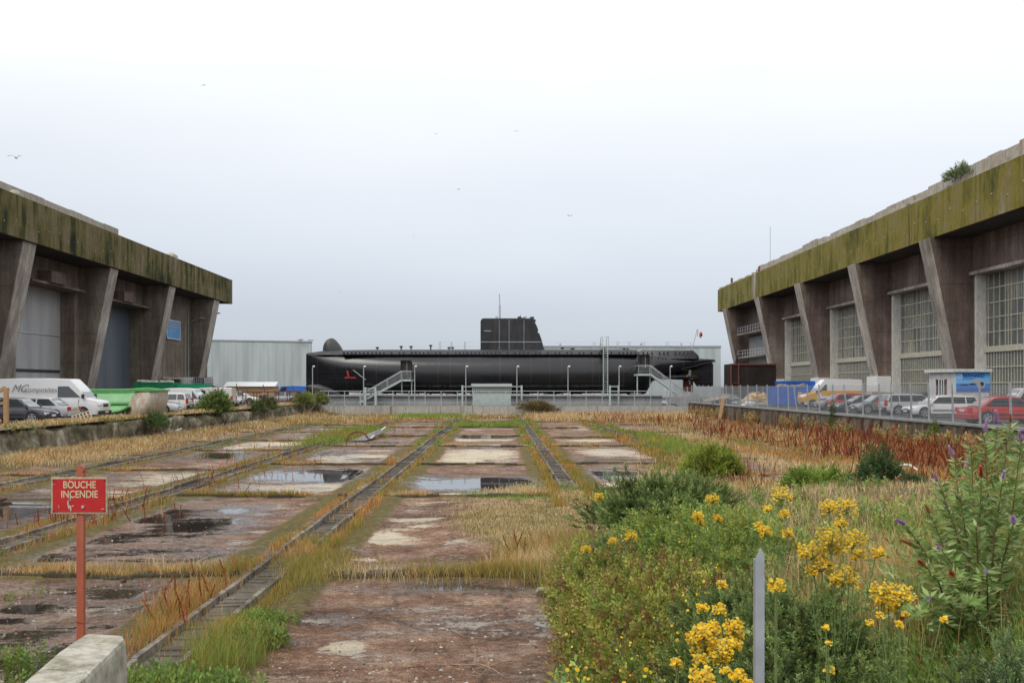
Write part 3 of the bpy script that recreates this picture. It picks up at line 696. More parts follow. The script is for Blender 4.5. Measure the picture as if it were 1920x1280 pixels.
# sail
prof = [(-2.72,8.7),(-2.72,12.9),(-2.6,13.2),(-2.3,13.33),(4.2,13.33),(4.9,13.25),(5.15,13.0),(4.95,12.75),(5.1,12.55),(5.3,12.1),(5.45,11.6),(5.35,11.35),(5.6,11.2),(5.95,10.2),(6.2,9.2),(6.5,8.7)]
n = len(prof); rr = []
for (yo, k) in ((-.95, .97), (-.85, 1.0), (.85, 1.0), (.95, .97)):
    rr.append([(1.5+(x-1.5)*k, SY+yo, 8.7+(z-8.7)*(1 if k == 1 else .985)) for x, z in prof])
MB().loft(rr).build('sail', sailm, SUB, world=True)
b = MB(); b.b2(-2.73, 6.0, SY-.98, SY-.94, 9.95, 10.02); b.b2(-2.2, -1.2, SY-.975, SY-.94, 11.5, 11.58)
for x in (-.1, 1.3, 3.4): b.b2(x, x+.04, SY-.975, SY-.94, 8.9, 13.1)
b.build('seam', M['galv'], SUB, world=True)
b = MB(); random.seed(8)
for i in range(9): b.box((3.1+random.uniform(-.5, 1.6), SY+random.uniform(-.4, .4), 13.4+random.uniform(0, .15)), (random.uniform(.2, .5), .2, random.uniform(.08, .3)), Matrix.Rotation(random.uniform(-.5, .5), 3, 'Y'))
b.box((2.95, SY, 13.6), (.07, .07, .5)); b.build('bridge_fittings', M['black'], SUB, world=True)
MB().tube((0, SY, 13.3), (0, SY, 15.2), .14, 8).tube((0, SY, 15.2), (-.05, SY, 16.85), .075, 8).tube((-.45, SY, 13.3), (-.45, SY, 13.65), .17, 8).build('periscope_mast', M['galv'], SUB, world=True)
b = MB()
for x, h in ((-17.4,.25),(-14.0,.4),(-12.6,.4),(-9.8,.55),(-7.2,.25),(-6.7,.25),(8.9,.2)): b.tube((x, SY, 8.85), (x, SY, 8.9+h), .1, 6).box((x, SY, 8.95+h), (.45, .3, .2))
b.sphere((10.3, SY-.6, 8.9), .35, 8, 6); b.sphere((17.6, SY-.6, 8.95), .22, 8, 6); b.sphere((18.1, SY-.6, 8.95), .22, 8, 6)
b.build('deck_fittings', M['black'], SUB, world=True)
# guard rails on the casing
b = MB()
gx = [at(p, SY) for p in (824, 827, 846, 848, 871, 873, 1112, 1115, 1155, 1158, 1177, 1180, 1203, 1207, 1247, 1251, 1293)]
for x in gx: b.tube((x, SY-.9, 8.8), (x, SY-.9, 10.0), .035, 5)
for z in (9.4, 9.95): b.tube((gx[0], SY-.9, z), (-2.7, SY-.9, z), .012, 4); b.tube((6.3, SY-.9, z), (gx[-1], SY-.9, z), .012, 4)
b.build('guard_rail', M['galv'], SUB, world=True)
# stern gear
MB().prism([(27.7, 6.6), (28.6, 7.2), (30.0, 7.15), (30.3, 6.9), (30.3, 3.85), (30.1, 3.7), (28.0, 3.7), (27.4, 4.6)], 'y', SY-.16, SY+.16).build('rudder', hm, SUB, world=True)
MB().prism([(21.5, 4.9), (27.6, 4.9), (28, 6.2), (30.2, 7.1), (29, 7.4), (23, 7.0)], 'y', SY-.13, SY+.13).build('skeg', hm, SUB, world=True)
MB().prism([(24.7, SY-2.9), (26.6, SY-3.0), (28.7, SY-1.6), (28.2, SY-.2), (25.0, SY-.2)], 'z', 4.95, 5.12).build('hydroplane', hm, SUB, world=True)
MB().tube((25.4, SY-2.1, 6.1), (30.2, SY-2.1, 7.25), .07, 6).tube((22.5, SY-1.5, 5.0), (27.0, SY-1.5, 4.95), .28, 10, .34).build('propeller_shaft', M['black'], SUB, world=True)
pr = MB().tube((26.2, SY-1.5, 4.98), (28.2, SY-1.5, 5.0), .34, 12, .08).build('propeller', simple('brass', (.45, .3, .06), .35, .8), SUB, world=True)
b = MB()
for k in range(5):
    a = k*2*math.pi/5+.35; q = Matrix.Rotation(a, 3, 'X') @ Matrix.Rotation(.6, 3, 'Z')
    b.box(Vector((26.7, SY-1.5, 4.98))+Matrix.Rotation(a, 3, 'X') @ Vector((0, 0, .62)), (.1, .42, .85), q)
b.build('blade', M['galv'], pr, world=True)
MB().b2(26.1, 27.4, SY-.5, SY+.5, 2.4, 4.75).build('stern_support', M['rust'], SUB, world=True)
b = MB(); b.tube((-21.6, SY-2.9, 4.9), (-20.0, SY-3.05, 4.9), .09, 6); b.tube((-21.0, SY-3.0, 4.9), (-21.2, SY-3.0, 5.9), .13, 6)
b.build('red_marker', M['redcar'], SUB, world=True)
MB().tube((-20.4, SY-3.1, 6.0), (-18.6, SY-3.3, 4.6), .06, 6).build('fin_edge', M['galv'], SUB, world=True)
for (x0, z0) in ((at(751.5, SY-3), 5.75), (at(1197, SY-3), 6.55)):
    d = MB()
    d.b2(x0, x0+1.5, SY-3.75, SY-3.05, z0+1.45, z0+1.6); d.b2(x0+.02, x0+.16, SY-3.7, SY-2.6, z0-.3, z0+1.45); d.b2(x0+1.34, x0+1.48, SY-3.7, SY-2.6, z0-.3, z0+1.45)
    d = d.build('door', M['black'], SUB, world=True)
    MB().b2(x0+.17, x0+1.33, SY-3.45, SY-3.4, z0-.3, z0+1.45).build('door_panel', simple('doorway_interior', (.03, .022, .018), .7), d, world=True)
    MB().tube((x0+.9, SY-3.5, z0-.3), (x0+.9, SY-3.5, z0+1.4), .04, 6).build('handle', M['galv'], d, world=True)
b = MB()
for x in np.arange(-24.5, 20, 3.3): b.b2(x, x+1.5, SY-1.4, SY+1.4, 2.3, 2.9)
b.build('keel_block', M['white'], SUB, world=True)
b = MB(); random.seed(17); x = -19.5
while x < 17.5:
    w_ = random.uniform(.25, 1.3); b.b2(x, x+w_, SY-3.6, SY-3.2, 2.5, 2.5+random.uniform(.12, .26)); x += w_+random.choice([.08, .12, .3])
b.build('cradle_edge', M['white'], SUB, world=True)

# flag
t = thing('flag', 'small white and red flag on a leaning staff at the submarine stern', 'flag', (27.3, SY, 8.85))
MB().tube((0, 0, 0), (.75, 0, 2.95), .045, 6).build('staff', M['galv'], t)
fw = MB(); rows = []
for i in range(7): rows.append([(.78+i*.13, .12*math.sin(i*1.2), 2.9-.02*i*i+.06), (.70+i*.10, .12*math.sin(i*1.2+.5), 2.0-.05*i)])
fw.loft(rows, closed=False, caps=False)
k = len(fw.f); fo = fw.build('cloth', M['white'], t)
rd = MB(); rd.loft([[(p[0], p[1]-.012, p[2]) for p in [(r_[0][0]*.0+r_[0][0], r_[0][1], r_[0][2]-.15), (r_[1][0], r_[1][1], r_[1][2]+.12)]] for r_ in rows[3:]], closed=False, caps=False)
rd.build('red_band', M['redcar'], fo)

# ---------------------------------------------------------------- pier furniture
t = thing('railing', 'long grey metal railing along the top of the pale pier wall', 'railing', (0, 131.25, PZ))
MB().b2(-23.3, 22.6, 131.05, 131.35, PZ, PZ+.12).build('kerb', conc_grey, t, world=True)
b = MB()
for z in (2.62, 1.62): b.b2(-23.3, 22.6, 131.2, 131.25, z-.035, z+.035)
b.tube((-23.3, 131.22, 3.1), (22.6, 131.22, 3.1), .04, 6); b.build('rail', M['galv'], t, world=True)
post = None
for k in range(23):
    x = at(585.6+30.2*k, 131.2)
    o = MB().b2(-.04, .04, -.04, .04, .1, 1.97).build('post', M['galv'], t) if post is None else post.copy()
    if post is not None: COL.objects.link(o); o.parent = t
    else: post = o
    o.location = (x, -.02, 0)
names = ['lamp post in front of the submarine bow, leftmost on the pier', 'lamp post left of the left stairs beside the green portal frame', 'lamp post just right of the left stairs platform',
         'lamp post just left of the small pier kiosk', 'lamp post just right of the small pier kiosk', 'lamp post midway between the kiosk and the tall ladder', 'lamp post immediately right of the tall ladder', 'lamp post beside the right stairs below the stern']
lp = None
for k in range(8):
    x = at(586+95.8*k, 131.6)
    if lp is None:
        lp = thing('lamp_post', names[0], 'lamp post', (x, 131.6, PZ), group='lamp posts along the pier railing')
        MB().tube((0, 0, 0), (0, 0, 5.15), .085, 8, .06).tube((0, 0, 5.12), (.22, 0, 5.2), .04, 6).build('pole', M['galv'], lp, smooth=True)
        MB().sphere((.16, 0, 5.14), .16, 10, 7, 1.1, .8, .8).build('lamp_head', M['white'], lp, smooth=True)
        MB().b2(-.15, .15, -.15, .15, 0, .05).build('base_plate', M['galv'], lp)
    else:
        c = copy_tree(lp); c.location = (x, 131.6, PZ); c['label'] = names[k]
# kiosk on pier
t = thing('kiosk', 'small pale grey shed with two rows of square openings behind the pier railing', 'kiosk', (-1.0, 133, PZ))
kx0, kx1 = at(886, 132), at(958, 132)
MB().b2(kx0, kx1, 132.1, 134.3, PZ, 2.75).build('wall', M['palesteel'], t, world=True)
b = MB()
for z in (2.78, 3.05, 3.35, 3.6): b.b2(kx0, kx1, 132.1, 132.2, z-.045, z+.045)
for i in range(20): x = kx0+(kx1-kx0)*i/19; b.b2(x-.045, x+.045, 132.08, 132.22, 2.75, 3.7)
b.build('lattice', M['palesteel'], t, world=True)
MB().b2(kx0+.05, kx1-.05, 132.4, 134.2, 2.75, 3.65).build('interior', M['trim'], t, world=True)
MB().prism([(131.8, 3.68), (134.6, 3.95), (134.6, 4.03), (131.8, 3.76)], 'x', kx0-.2, kx1+.15).build('roof', M['sheetgrey'], t, world=True)
b = MB()
for i in range(26): x = kx0-.15+(kx1-kx0+.25)*i/25; b.tube((x, 131.8, 3.79), (x, 134.6, 4.06), .06, 5)
b.build('roof_ribs', M['white'], t, world=True)
b = MB()
for x in (kx0+1.7, kx0+3.4): b.b2(x-.02, x+.02, 132.07, 132.1, PZ, 2.7)
b.build('panel_joint', M['galv'], t, world=True)
# portals
for (p0, p1, h, lb) in ((685, 704, 2.35, 'pale green portal frame standing under the left stairs'), (867, 978, 2.6, 'wide pale green portal frame with posts either side of the pier kiosk'), (1143.5, 1160, 2.6, 'pale green portal frame beside the tall ladder')):
    Y_ = 136.0; x0, x1 = at(p0, Y_), at(p1, Y_)
    t = thing('portal_frame', lb, 'frame', ((x0+x1)/2, Y_, PZ), group='pale portal frames on the pier')
    for x in (x0, x1): MB().b2(x-.12, x+.12, Y_-.12, Y_+.12, PZ, PZ+h+.1).build('post', M['palesteel'], t, world=True)
    MB().b2(x0, x1, Y_-.08, Y_+.08, PZ+h-.12, PZ+h).b2(x0, x1, Y_-.04, Y_+.04, PZ+h-.75, PZ+h-.68).build('beam', M['palesteel'], t, world=True)
# stairs
def mesh_screen(b, quad, n, r):
    a0, a1, b0, b1 = [Vector(q) for q in quad]
    for i in range(n+1):
        s = i/n; b.tube(a0.lerp(a1, s), b0.lerp(b1, s), r, 4, cap=False)
def stairs(xb, zb, xt, zt, xe, label, sgn):
    """flight from (xb, zb) up to (xt, zt), landing to xe and back to the hull door"""
    Y0, Y1 = 136.3, 137.5
    t = thing('access_stairs', label, 'stairs', (xb, Y0, PZ), group='metal stairs up to the submarine doors')
    b = MB()
    for Y_ in (Y0, Y1): b.prism([(xb, zb-.15), (xt, zt-.28), (xt, zt), (xb-sgn*.1, zb+.1)], 'y', Y_-.03, Y_+.03)
    b.build('stringer', M['palesteel'], t, world=True)
    b = MB(); n_ = 16
    for i in range(n_): f_ = (i+.5)/n_; b.b2(xb+(xt-xb)*f_-.13, xb+(xt-xb)*f_+.13, Y0+.04, Y1-.04, zb+(zt-zb)*f_-.03, zb+(zt-zb)*f_)
    b.build('tread', M['galv'], t, world=True)
    MB().b2(min(xt, xe), max(xt, xe), Y0, SY-3.1, zt-.25, zt).build('landing', M['palesteel'], t, world=True)
    b = MB()
    for Y_ in (Y0, Y1):
        b.path([(xb, Y_, zb+1.05), (xt, Y_, zt+1.1)], .045, 6)
        for f_ in (0, .33, .66, 1): x = xb+(xt-xb)*f_; z = zb+(zt-zb)*f_; b.tube((x, Y_, z), (x, Y_, z+1.1), .04, 6)
    b.path([(xt, Y0, zt+1.1), (xe, Y0, zt+1.1), (xe, SY-3.3, zt+1.1)], .045, 6); b.tube((xe, Y0, zt), (xe, Y0, zt+1.1), .04, 6)
    b.path([(xt, Y1, zt+1.1), (xt, SY-3.3, zt+1.1)], .045, 6)
    b.build('handrail', M['galv'], t, world=True)
    b = MB(); mesh_screen(b, [(xb, Y0, zb+.1), (xt, Y0, zt+.05), (xb, Y0, zb+1), (xt, Y0, zt+1.05)], 60, .012)
    mesh_screen(b, [(xt, Y0, zt+.05), (xe, Y0, zt+.05), (xt, Y0, zt+1.05), (xe, Y0, zt+1.05)], 12, .012)
    for k in range(5):
        b.tube((xb, Y0, zb+.2+k*.18), (xt, Y0, zt+.2+k*.18), .01, 4); b.tube((xt, Y0, zt+.2+k*.18), (xe, Y0, zt+.2+k*.18), .01, 4)
    b.build('screen', M['galv'], t, world=True)
    for x in (xe, xt): MB().b2(x-.07, x+.07, Y1-.14, Y1, PZ, zt-.25).build('leg', M['palesteel'], t, world=True)
stairs(at(674, 136.3), 1.5, at(752, 136.3), zat(711, 136.3), at(770.5, 136.3), 'metal stairs with mesh sides rising right to the left submarine door', 1)
stairs(at(1291, 136.3), 1.6, at(1221, 136.3), zat(700.5, 136.3), at(1197, 136.3), 'metal stairs with mesh sides rising left to the right submarine door', -1)
# ladder
Yl = 138.5; x0, x1 = at(1131.3, Yl), at(1139.5, Yl)
t = thing('ladder', 'tall white access ladder leaning upright against the submarine hull', 'ladder', (x0, Yl, PZ))
b = MB()
for x in (x0, x1): b.tube((x, Yl, PZ), (x, Yl, 9.2), .06, 6)
for z in np.arange(2.4, 9.2, .32): b.tube((x0, Yl, z), (x1, Yl, z), .03, 5)
b.build('rungs', M['palesteel'], t, world=True)
b = MB()
for x in (x0-.12, x1+.12): b.path([(x, Yl, 9.0), (x, Yl, 10.5), (x, Yl+2.6, 10.5), (x, Yl+3.2, 9.0)], .035, 6)
for z in (9.5, 10.0, 10.5): b.tube((x0-.12, Yl, z), (x0-.12, Yl+2.8, z), .025, 5); b.tube((x0-.12, Yl, z), (x1+.12, Yl, z), .025, 5)
b.b2(x0, x1, Yl+.1, SY-1.0, 9.0, 9.1)
b.build('guard_rail', M['galv'], t, world=True)
MB().b2(x0-.1, x1+.1, Yl-.15, Yl+.15, PZ, 2.6).build('foot', M['palesteel'], t, world=True)

# ---------------------------------------------------------------- mesh fence on the right quay
fence = thing('mesh_fence', 'long grey wire mesh fence with leaning posts along the right quay edge', 'fence', (XR+.2, 90, QZ))
random.seed(31); FY = []
for px in (1896, 1838, 1787, 1742, 1709, 1672, 1650, 1618, 1589, 1562, 1537, 1516, 1494, 1478.6, 1459, 1439.5, 1420, 1403, 1389, 1374, 1362, 1350, 1340, 1330, 1320, 1311, 1303, 1297): FY.append((XR+.2)*F/(px-CX))
FY = [46.2]+FY; FY = [43.2]+FY
for i, y in enumerate(FY):
    o = MB().b2(-.045, .045, -.03, .03, 0, 2.15).build('post', M['galv'], fence)
    o.location = (0, y-90, .1); o.rotation_euler = (random.uniform(-.02, .02), random.choice([-.01, -.03, -.05, -.02]) if i not in (10, 14) else -.12, 0)
def wire_fence(b, p0, p1, z0, z1, st_v, st_h, r):
    p0, p1 = Vector(p0), Vector(p1); n_ = max(1, int((p1-p0).length/st_v))
    for i in range(n_+1):
        q = p0.lerp(p1, i/n_); b.add([(q.x-r, q.y-r, z0), (q.x+r, q.y+r, z0), (q.x+r, q.y+r, z1), (q.x-r, q.y-r, z1)], [(0, 1, 2, 3)])
        b.add([(q.x-r, q.y+r, z0), (q.x+r, q.y-r, z0), (q.x+r, q.y-r, z1), (q.x-r, q.y+r, z1)], [(0, 1, 2, 3)])
    z = z0
    while z <= z1+.01:
        b.tube((p0.x-.03, p0.y, z), (p1.x-.03, p1.y, z), r*1.3, 4, cap=False); z += st_h
b = MB()
for i in range(len(FY)-1): wire_fence(b, (XR+.16, FY[i], 0), (XR+.16, FY[i+1], 0), QZ+.2, QZ+2.15, .1, .2, .0035)
b.build('wire_mesh', M['galv'], fence, world=True)
f2 = thing('mesh_fence', 'short wire mesh fence crossing behind the rubbish beside the pier corner', 'fence', (30, 134, QZ))
b = MB(); wire_fence(b, (22.8, 134, 0), (41, 134, 0), QZ+.1, QZ+2.05, .12, .2, .006)
b.build('wire_mesh', M['galv'], f2, world=True)
for x in np.arange(22.8, 41, 2.0): MB().b2(x-.045, x+.045, 133.97, 134.03, QZ, QZ+2.1).build('post', M['galv'], f2, world=True)

# ---------------------------------------------------------------- vehicles
def lerp(a, b, t): return a+(b-a)*t
def make_vehicle(name, label, cat, X, Y, rz, L, W, Hh, mat, kind='hatch', group=None, low=None, wheel_r=.31, band=None, plate='plate', scale=1.05):
    root = thing(name, label, cat, (X, Y, QZ), rz, group); root.scale = (scale,)*3
    hw = W/2; van = kind == 'van'
    belt = Hh*(.60 if not van else .50); zb = .2
    if kind == 'hatch': xb, xrf, xrr, xt = .24*L, .41*L, .86*L, .975*L
    elif kind == 'saloon': xb, xrf, xrr, xt = .26*L, .42*L, .70*L, .86*L
    elif kind == 'coupe': xb, xrf, xrr, xt = .27*L, .46*L, .66*L, .90*L
    elif kind == 'estate': xb, xrf, xrr, xt = .25*L, .40*L, .92*L, .985*L
    else: xb, xrf, xrr, xt = (.135*L, .29*L, .985*L, .995*L)
    if low: xb, xrf = low[0]*L, low[1]*L
    hood0 = belt*(.72 if not van else .80)
    fx = lambda u: L/2-u                                            # u measured from the nose
    def topz(u):
        if u < xb: return lerp(hood0, belt, (u/xb)**.6)
        if u > xt and kind in ('saloon', 'coupe'): return lerp(belt*1.02, belt*.95, (u-xt)/(L-xt))
        return belt
    us = [0, .012*L, .05*L, .12*L, xb, .35*L, .5*L, .65*L, .8*L, .9*L, .955*L, .99*L, L]
    rings = []
    for u in us:
        e = min(u, L-u)/L; w_ = hw*(1-.16*max(0, 1-e/.07)**2); zz = topz(u)
        bot = zb+(.10 if e < .01 else 0); tt = zz-(.1 if e < .005 else 0)
        if e < .005: w_ = hw*.78
        rings.append([(fx(u), -w_*.86, bot), (fx(u), -w_*.97, bot+.06), (fx(u), -w_, lerp(bot, tt, .45)), (fx(u), -w_*.985, lerp(bot, tt, .75)), (fx(u), -w_*.94, tt-.03), (fx(u), -w_*.82, tt),
                      (fx(u), 0, tt+.025), (fx(u), w_*.82, tt), (fx(u), w_*.94, tt-.03), (fx(u), w_*.985, lerp(bot, tt, .75)), (fx(u), w_, lerp(bot, tt, .45)), (fx(u), w_*.97, bot+.06), (fx(u), w_*.86, bot)])
    body = MB().loft(rings).build('body', mat, root, smooth=50)
    # greenhouse
    wb_, wr = hw*.94, hw*(.76 if not van else .86)
    def side(v, u, s, off=0):
        return (fx(u), s*(lerp(wb_, wr, v)+off), lerp(belt-.02, Hh-.05, v))
    z1 = Hh-.05
    cab = []
    for (u, z, k) in ((xb, belt-.02, 0), (lerp(xb, xrf, .5), lerp(belt, z1, .56), .56), (xrf, z1-.02, .97), (lerp(xrf, xrr, .3), z1+.03, 1), (lerp(xrf, xrr, .7), z1+.03, 1), (xrr, z1-.02, .97), (lerp(xt, xrr, .5), lerp(belt, z1, .56), .56), (xt, belt-.02, 0)):
        w1 = lerp(wb_, wr, k)
        cab.append([(fx(u), -wb_, belt-.04), (fx(u), -w1, z-.035), (fx(u), -w1*.88, z), (fx(u), -w1*.4, z+.02*k), (fx(u), w1*.4, z+.02*k), (fx(u), w1*.88, z), (fx(u), w1, z-.035), (fx(u), wb_, belt-.04)])
    MB().loft(cab).build('cabin', mat, root, smooth=40)
    uf = lambda v: lerp(xb, xrf, v); ur = lambda v: lerp(xt, xrr, v)
    def pane(b, u0b, u1b, u0t, u1t, s, v0=.12, v1=.86):
        b.add([side(v0, u0b, s, .012), side(v0, u1b, s, .012), side(v1, u1t, s, .004), side(v1, u0t, s, .004)], [(0, 1, 2, 3)])
    v0, v1 = .13, .86
    A0, A1 = uf(v0)+.10, uf(v1)+.10
    if van: spl = [(A0, A1, .40*L-.08)]; end = None
    else: spl = None
    for s in (-1, 1):
        if van:
            b = MB(); e0 = (.40 if L > 5.5 else .42)*L; pane(b, A0+.1, e0, A1+.12, e0, s, .06, .62 if Hh > 2.3 else .8); b.build('side_window', M['glass'], root)
            if Hh < 2.1 and 'transporter' in name: pass
        else:
            Bp = lerp(xb, xt, .46) if kind != 'coupe' else lerp(xb, xt, .55); E0, E1 = ur(v0)-.12, ur(v1)-.10
            C_ = None if kind != 'estate' else .77*L
            b = MB(); pane(b, A0, Bp-.04, A1, Bp-.04, s); b.build('side_window', M['glass'], root)
            b = MB(); pane(b, Bp+.05, (C_ or E0)-.0, Bp+.05, (C_ or E1), s); b.build('side_window', M['glass'], root)
            if C_: b = MB(); pane(b, C_+.07, E0, C_+.07, E1, s); b.build('side_window', M['glass'], root)
    def cross(u0, u1, v0, v1, nm, off, m_):
        ua, ub = lerp(u0, u1, v0), lerp(u0, u1, v1); za, zc = lerp(belt-.02, z1, v0)+.012, lerp(belt-.02, z1, v1)+.02
        wa, wc = lerp(wb_, wr, v0)*.88, lerp(wb_, wr, v1)*.86
        MB().add([(fx(ua)+off, -wa, za), (fx(ua)+off, wa, za), (fx(ub)+off, wc, zc), (fx(ub)+off, -wc, zc)], [(0, 1, 2, 3)]).build(nm, m_, root)
    cross(xb, xrf, .08, .9 if not (van and Hh > 2.3) else .62, 'windscreen', .035, M['wsglass'])
    if not van: cross(xt, xrr, .12, .88, 'rear_window', -.035, M['glass'])
    # wheels
    wx = [.19*L, .80*L] if not van else [.16*L, .78*L]
    proto = None
    for u in wx:
        for s in (-1, 1):
            MB().cyl((fx(u), s*(hw-.09), wheel_r+.02), (0, 1, 0), wheel_r*1.2, .20, 22).build('wheel_arch', M['trim'], root)
            if proto is None:
                wmb = MB(); rr = []
                for (y, r_) in ((-.1, wheel_r*.72), (-.1, wheel_r*.95), (-.07, wheel_r), (.07, wheel_r), (.1, wheel_r*.95), (.1, wheel_r*.72)):
                    rr.append([(r_*math.cos(a), y, r_*math.sin(a)) for a in [2*math.pi*i/22 for i in range(22)]])
                w0 = wmb.loft(rr).build('wheel', M['rubber'], root, smooth=40)
                rim = MB(); rim.cyl((0, -.085, 0), (0, 1, 0), wheel_r*.30, .03, 14)
                for k in range(5): rim.box(Vector((0, -.095, 0))+Matrix.Rotation(k*1.2566, 3, 'Y') @ Vector((0, 0, wheel_r*.40)), (wheel_r*.27, .02, wheel_r*.55), Matrix.Rotation(k*1.2566, 3, 'Y'))
                rr = [[(r_*math.cos(a), y, r_*math.sin(a)) for a in [2*math.pi*i/22 for i in range(22)]] for (y, r_) in ((-.105, wheel_r*.62), (-.112, wheel_r*.74), (-.08, wheel_r*.74), (-.08, wheel_r*.62))]
                rim.loft(rr+[rr[0]], caps=False)
                rim.build('rim', M['alloy'], w0); proto = w0; o = w0
            else: o = copy_tree(proto, root)
            o.location = (fx(u), s*(hw-.08), wheel_r); o.rotation_euler = (0, 0, 0 if s < 0 else math.pi)
    # lamps, bumpers, plates, mirrors, seams
    for s in (-1, 1):
        zf = hood0*.84
        MB().prism([(fx(.004*L), zf-.08), (fx(-.003*L), zf+.02), (fx(.03*L), zf+.1), (fx(.075*L), zf+.09), (fx(.075*L), zf-.02)], 'y', s*hw*.55, s*hw*.93).build('headlight', M['lamp'], root, bevel=.015)
        zt = belt*.78 if not van else belt*.75
        tall = .35 if kind in ('estate', 'van') else .16
        MB().b2(fx(L*1.002), fx(L*.965), s*hw*.66, s*hw*(.955), zt-.06, zt+tall).build('tail_light', M['redlamp'], root, bevel=.02)
        MB().b2(fx(xb+.22), fx(xb+.08), s*(hw*.95), s*(hw*.95+.2), belt+.0, belt+.15+(.12 if van else 0)).build('mirror', M['trim'] if van else mat, root, bevel=.03)
    bm_ = M['trim'] if (van or kind in ('estate', 'hatch')) else mat
    MB().prism([(fx(-.008*L), .26), (fx(-.012*L), .50), (fx(.03*L), .52), (fx(.03*L), .22)], 'y', -hw*.9, hw*.9).build('bumper', bm_, root, bevel=.04)
    MB().prism([(fx(L*1.008), .26), (fx(L*1.012), .52), (fx(L*.97), .54), (fx(L*.97), .22)], 'y', -hw*.9, hw*.9).build('bumper', bm_, root, bevel=.04)
    MB().b2(fx(-.004*L), fx(.01*L), -hw*.42, hw*.42, hood0*.72, hood0*.9).build('grille', M['trim'], root)
    MB().b2(fx(-.016*L), fx(-.01*L), -.26, .26, .36, .47).build('number_plate', M['plate'], root)
    zp = .36 if kind != 'saloon' else belt*.72
    MB().b2(fx(L*1.017) if kind != 'saloon' else fx(L*1.004), fx(L*.99), -.26, .26, zp, zp+.11).build('number_plate', M[plate], root)
    for s in (-1, 1):
        for u in ([xb+.08, lerp(xb, xt, .46)+.02, lerp(xb, xt, .46)+.95] if not van else [.2*L, .42*L, .6*L]): MB().b2(fx(u)-.008, fx(u)+.008, s*(hw*.93), s*(hw+.004), zb+.12, belt-.05).build('door_seam', M['trim'], root)
        MB().b2(fx(wx[0]+.5), fx(wx[1]-.5), s*(hw-.01), s*(hw+.02), belt*.52, belt*.58).build('side_strip', M['trim'], root)
    if band: MB().b2(fx(.30*L), fx(L*.992), -hw*1.0, hw*1.0, belt*.80, belt*1.17).build('yellow_band', band, root)
    return root
PI = math.pi
G1 = 'vehicles parked on the left quay'; G2 = 'vehicles parked on the right quay'
make_vehicle('parked_car', 'dark grey hatchback nearest the wooden trestle on the left quay', 'car', -27.9, 58.5, 0, 4.2, 1.75, 1.45, M['darkcar'], 'hatch', G1, scale=1.0)
make_vehicle('parked_car', 'silver saloon with orange number plate parked against the long white van', 'car', -28.6, 62.9, PI, 4.5, 1.75, 1.43, M['silver'], 'saloon', G1, plate='plate_y', scale=1.0)
van = make_vehicle('parked_van', 'long high roofed white van with grey lettering on the left quay', 'van', -29.35, 66.6, 0, 6.9, 1.95, 2.62, M['white'], 'van', G1, wheel_r=.35, scale=1.0)
txm = simple('grey_lettering', (.18, .18, .2), .6)
text_mesh('lettering', 'composites', txm, .46, van, (-1.45, -.99, 1.72), (R(90), 0, 0), bold=0, shear=.25)
text_mesh('lettering', 'MC', txm, .68, van, (-2.3, -.99, 1.72), (R(90), 0, 0), bold=0, shear=.5)
text_mesh('lettering', 'ocean', txm, .40, van, (-3.35, -.99, 1.78), (R(90), 0, 0), bold=0, shear=.25)
make_vehicle('parked_car', 'dark grey estate car behind the green boat mould', 'car', -27.8, 80.1, 0, 4.6, 1.78, 1.5, M['darkcar'], 'estate', G1)
make_vehicle('parked_car', 'silver coupe poking out right of the boat mould', 'car', -26.4, 76.4, 0, 4.4, 1.76, 1.38, M['silver'], 'coupe', G1)
make_vehicle('parked_car', 'pale compact estate seen from behind in front of the small white van', 'car', -27.6, 83.9, PI, 3.8, 1.7, 1.5, M['cream'], 'estate', G1)
make_vehicle('parked_van', 'compact white delivery van on the left quay behind the bushes', 'van', -27.0, 88.6, 0, 4.4, 1.8, 1.86, M['white'], 'van', G1, low=(.24, .40), wheel_r=.33)
make_vehicle('parked_car', 'teal grey small hatchback half hidden behind the compact white van', 'car', -29.4, 97.6, 0, 3.9, 1.68, 1.42, M['teal'], 'hatch', G1)
vt = make_vehicle('parked_van', 'cream panel van with red tail lamp near the rusty truss', 'van', -29.8, 104.0, PI, 4.9, 1.9, 1.9, M['cream'], 'van', G1, low=(.2, .33), wheel_r=.33)
MB().b2(.15, 1.0-.2, -.93, -.9, 1.25, 1.6).build('side_window', M['glass'], vt)
MB().b2(.15, .8, .86, .9, 1.25, 1.6).build('side_window', M['glass'], vt)
make_vehicle('parked_car', 'silver hatchback just right of the cream panel van', 'car', -29.3, 107.2, 0, 3.9, 1.68, 1.45, M['silver'], 'hatch', G1)
make_vehicle('parked_car', 'white saloon seen through the rusty truss', 'car', -31.8, 124, 0, 4.3, 1.7, 1.42, M['white'], 'saloon', G1)
make_vehicle('parked_car', 'pale grey car behind the middle of the rusty truss', 'car', -27.2, 127.5, PI, 4.2, 1.7, 1.42, M['silver'], 'hatch', G1)
make_vehicle('parked_van', 'bright blue van by the submarine bow', 'van', -31.2, 151, PI, 5.2, 1.95, 2.15, M['bluevan'], 'van', G1, low=(.16, .30))
make_vehicle('parked_car', 'red saloon nearest the camera on the right quay', 'car', 28.6, 57.3, PI*0, 4.6, 1.8, 1.43, M['redcar'], 'saloon', G2, scale=1.07)
make_vehicle('parked_car', 'white estate with black side strip behind the mesh fence on the right', 'car', 29.7, 68.2, PI, 4.5, 1.72, 1.43, M['white'], 'estate', G2)
make_vehicle('parked_car', 'silver grey estate with tail lights towards the pit, left of the white estate', 'car', 30.5, 74.8, 0, 4.5, 1.75, 1.48, M['silver'], 'estate', G2)
make_vehicle('parked_car', 'mid grey hatchback with its nose to the fence', 'car', 29.6, 78.7, PI, 4.1, 1.7, 1.42, M['greycar'], 'hatch', G2)
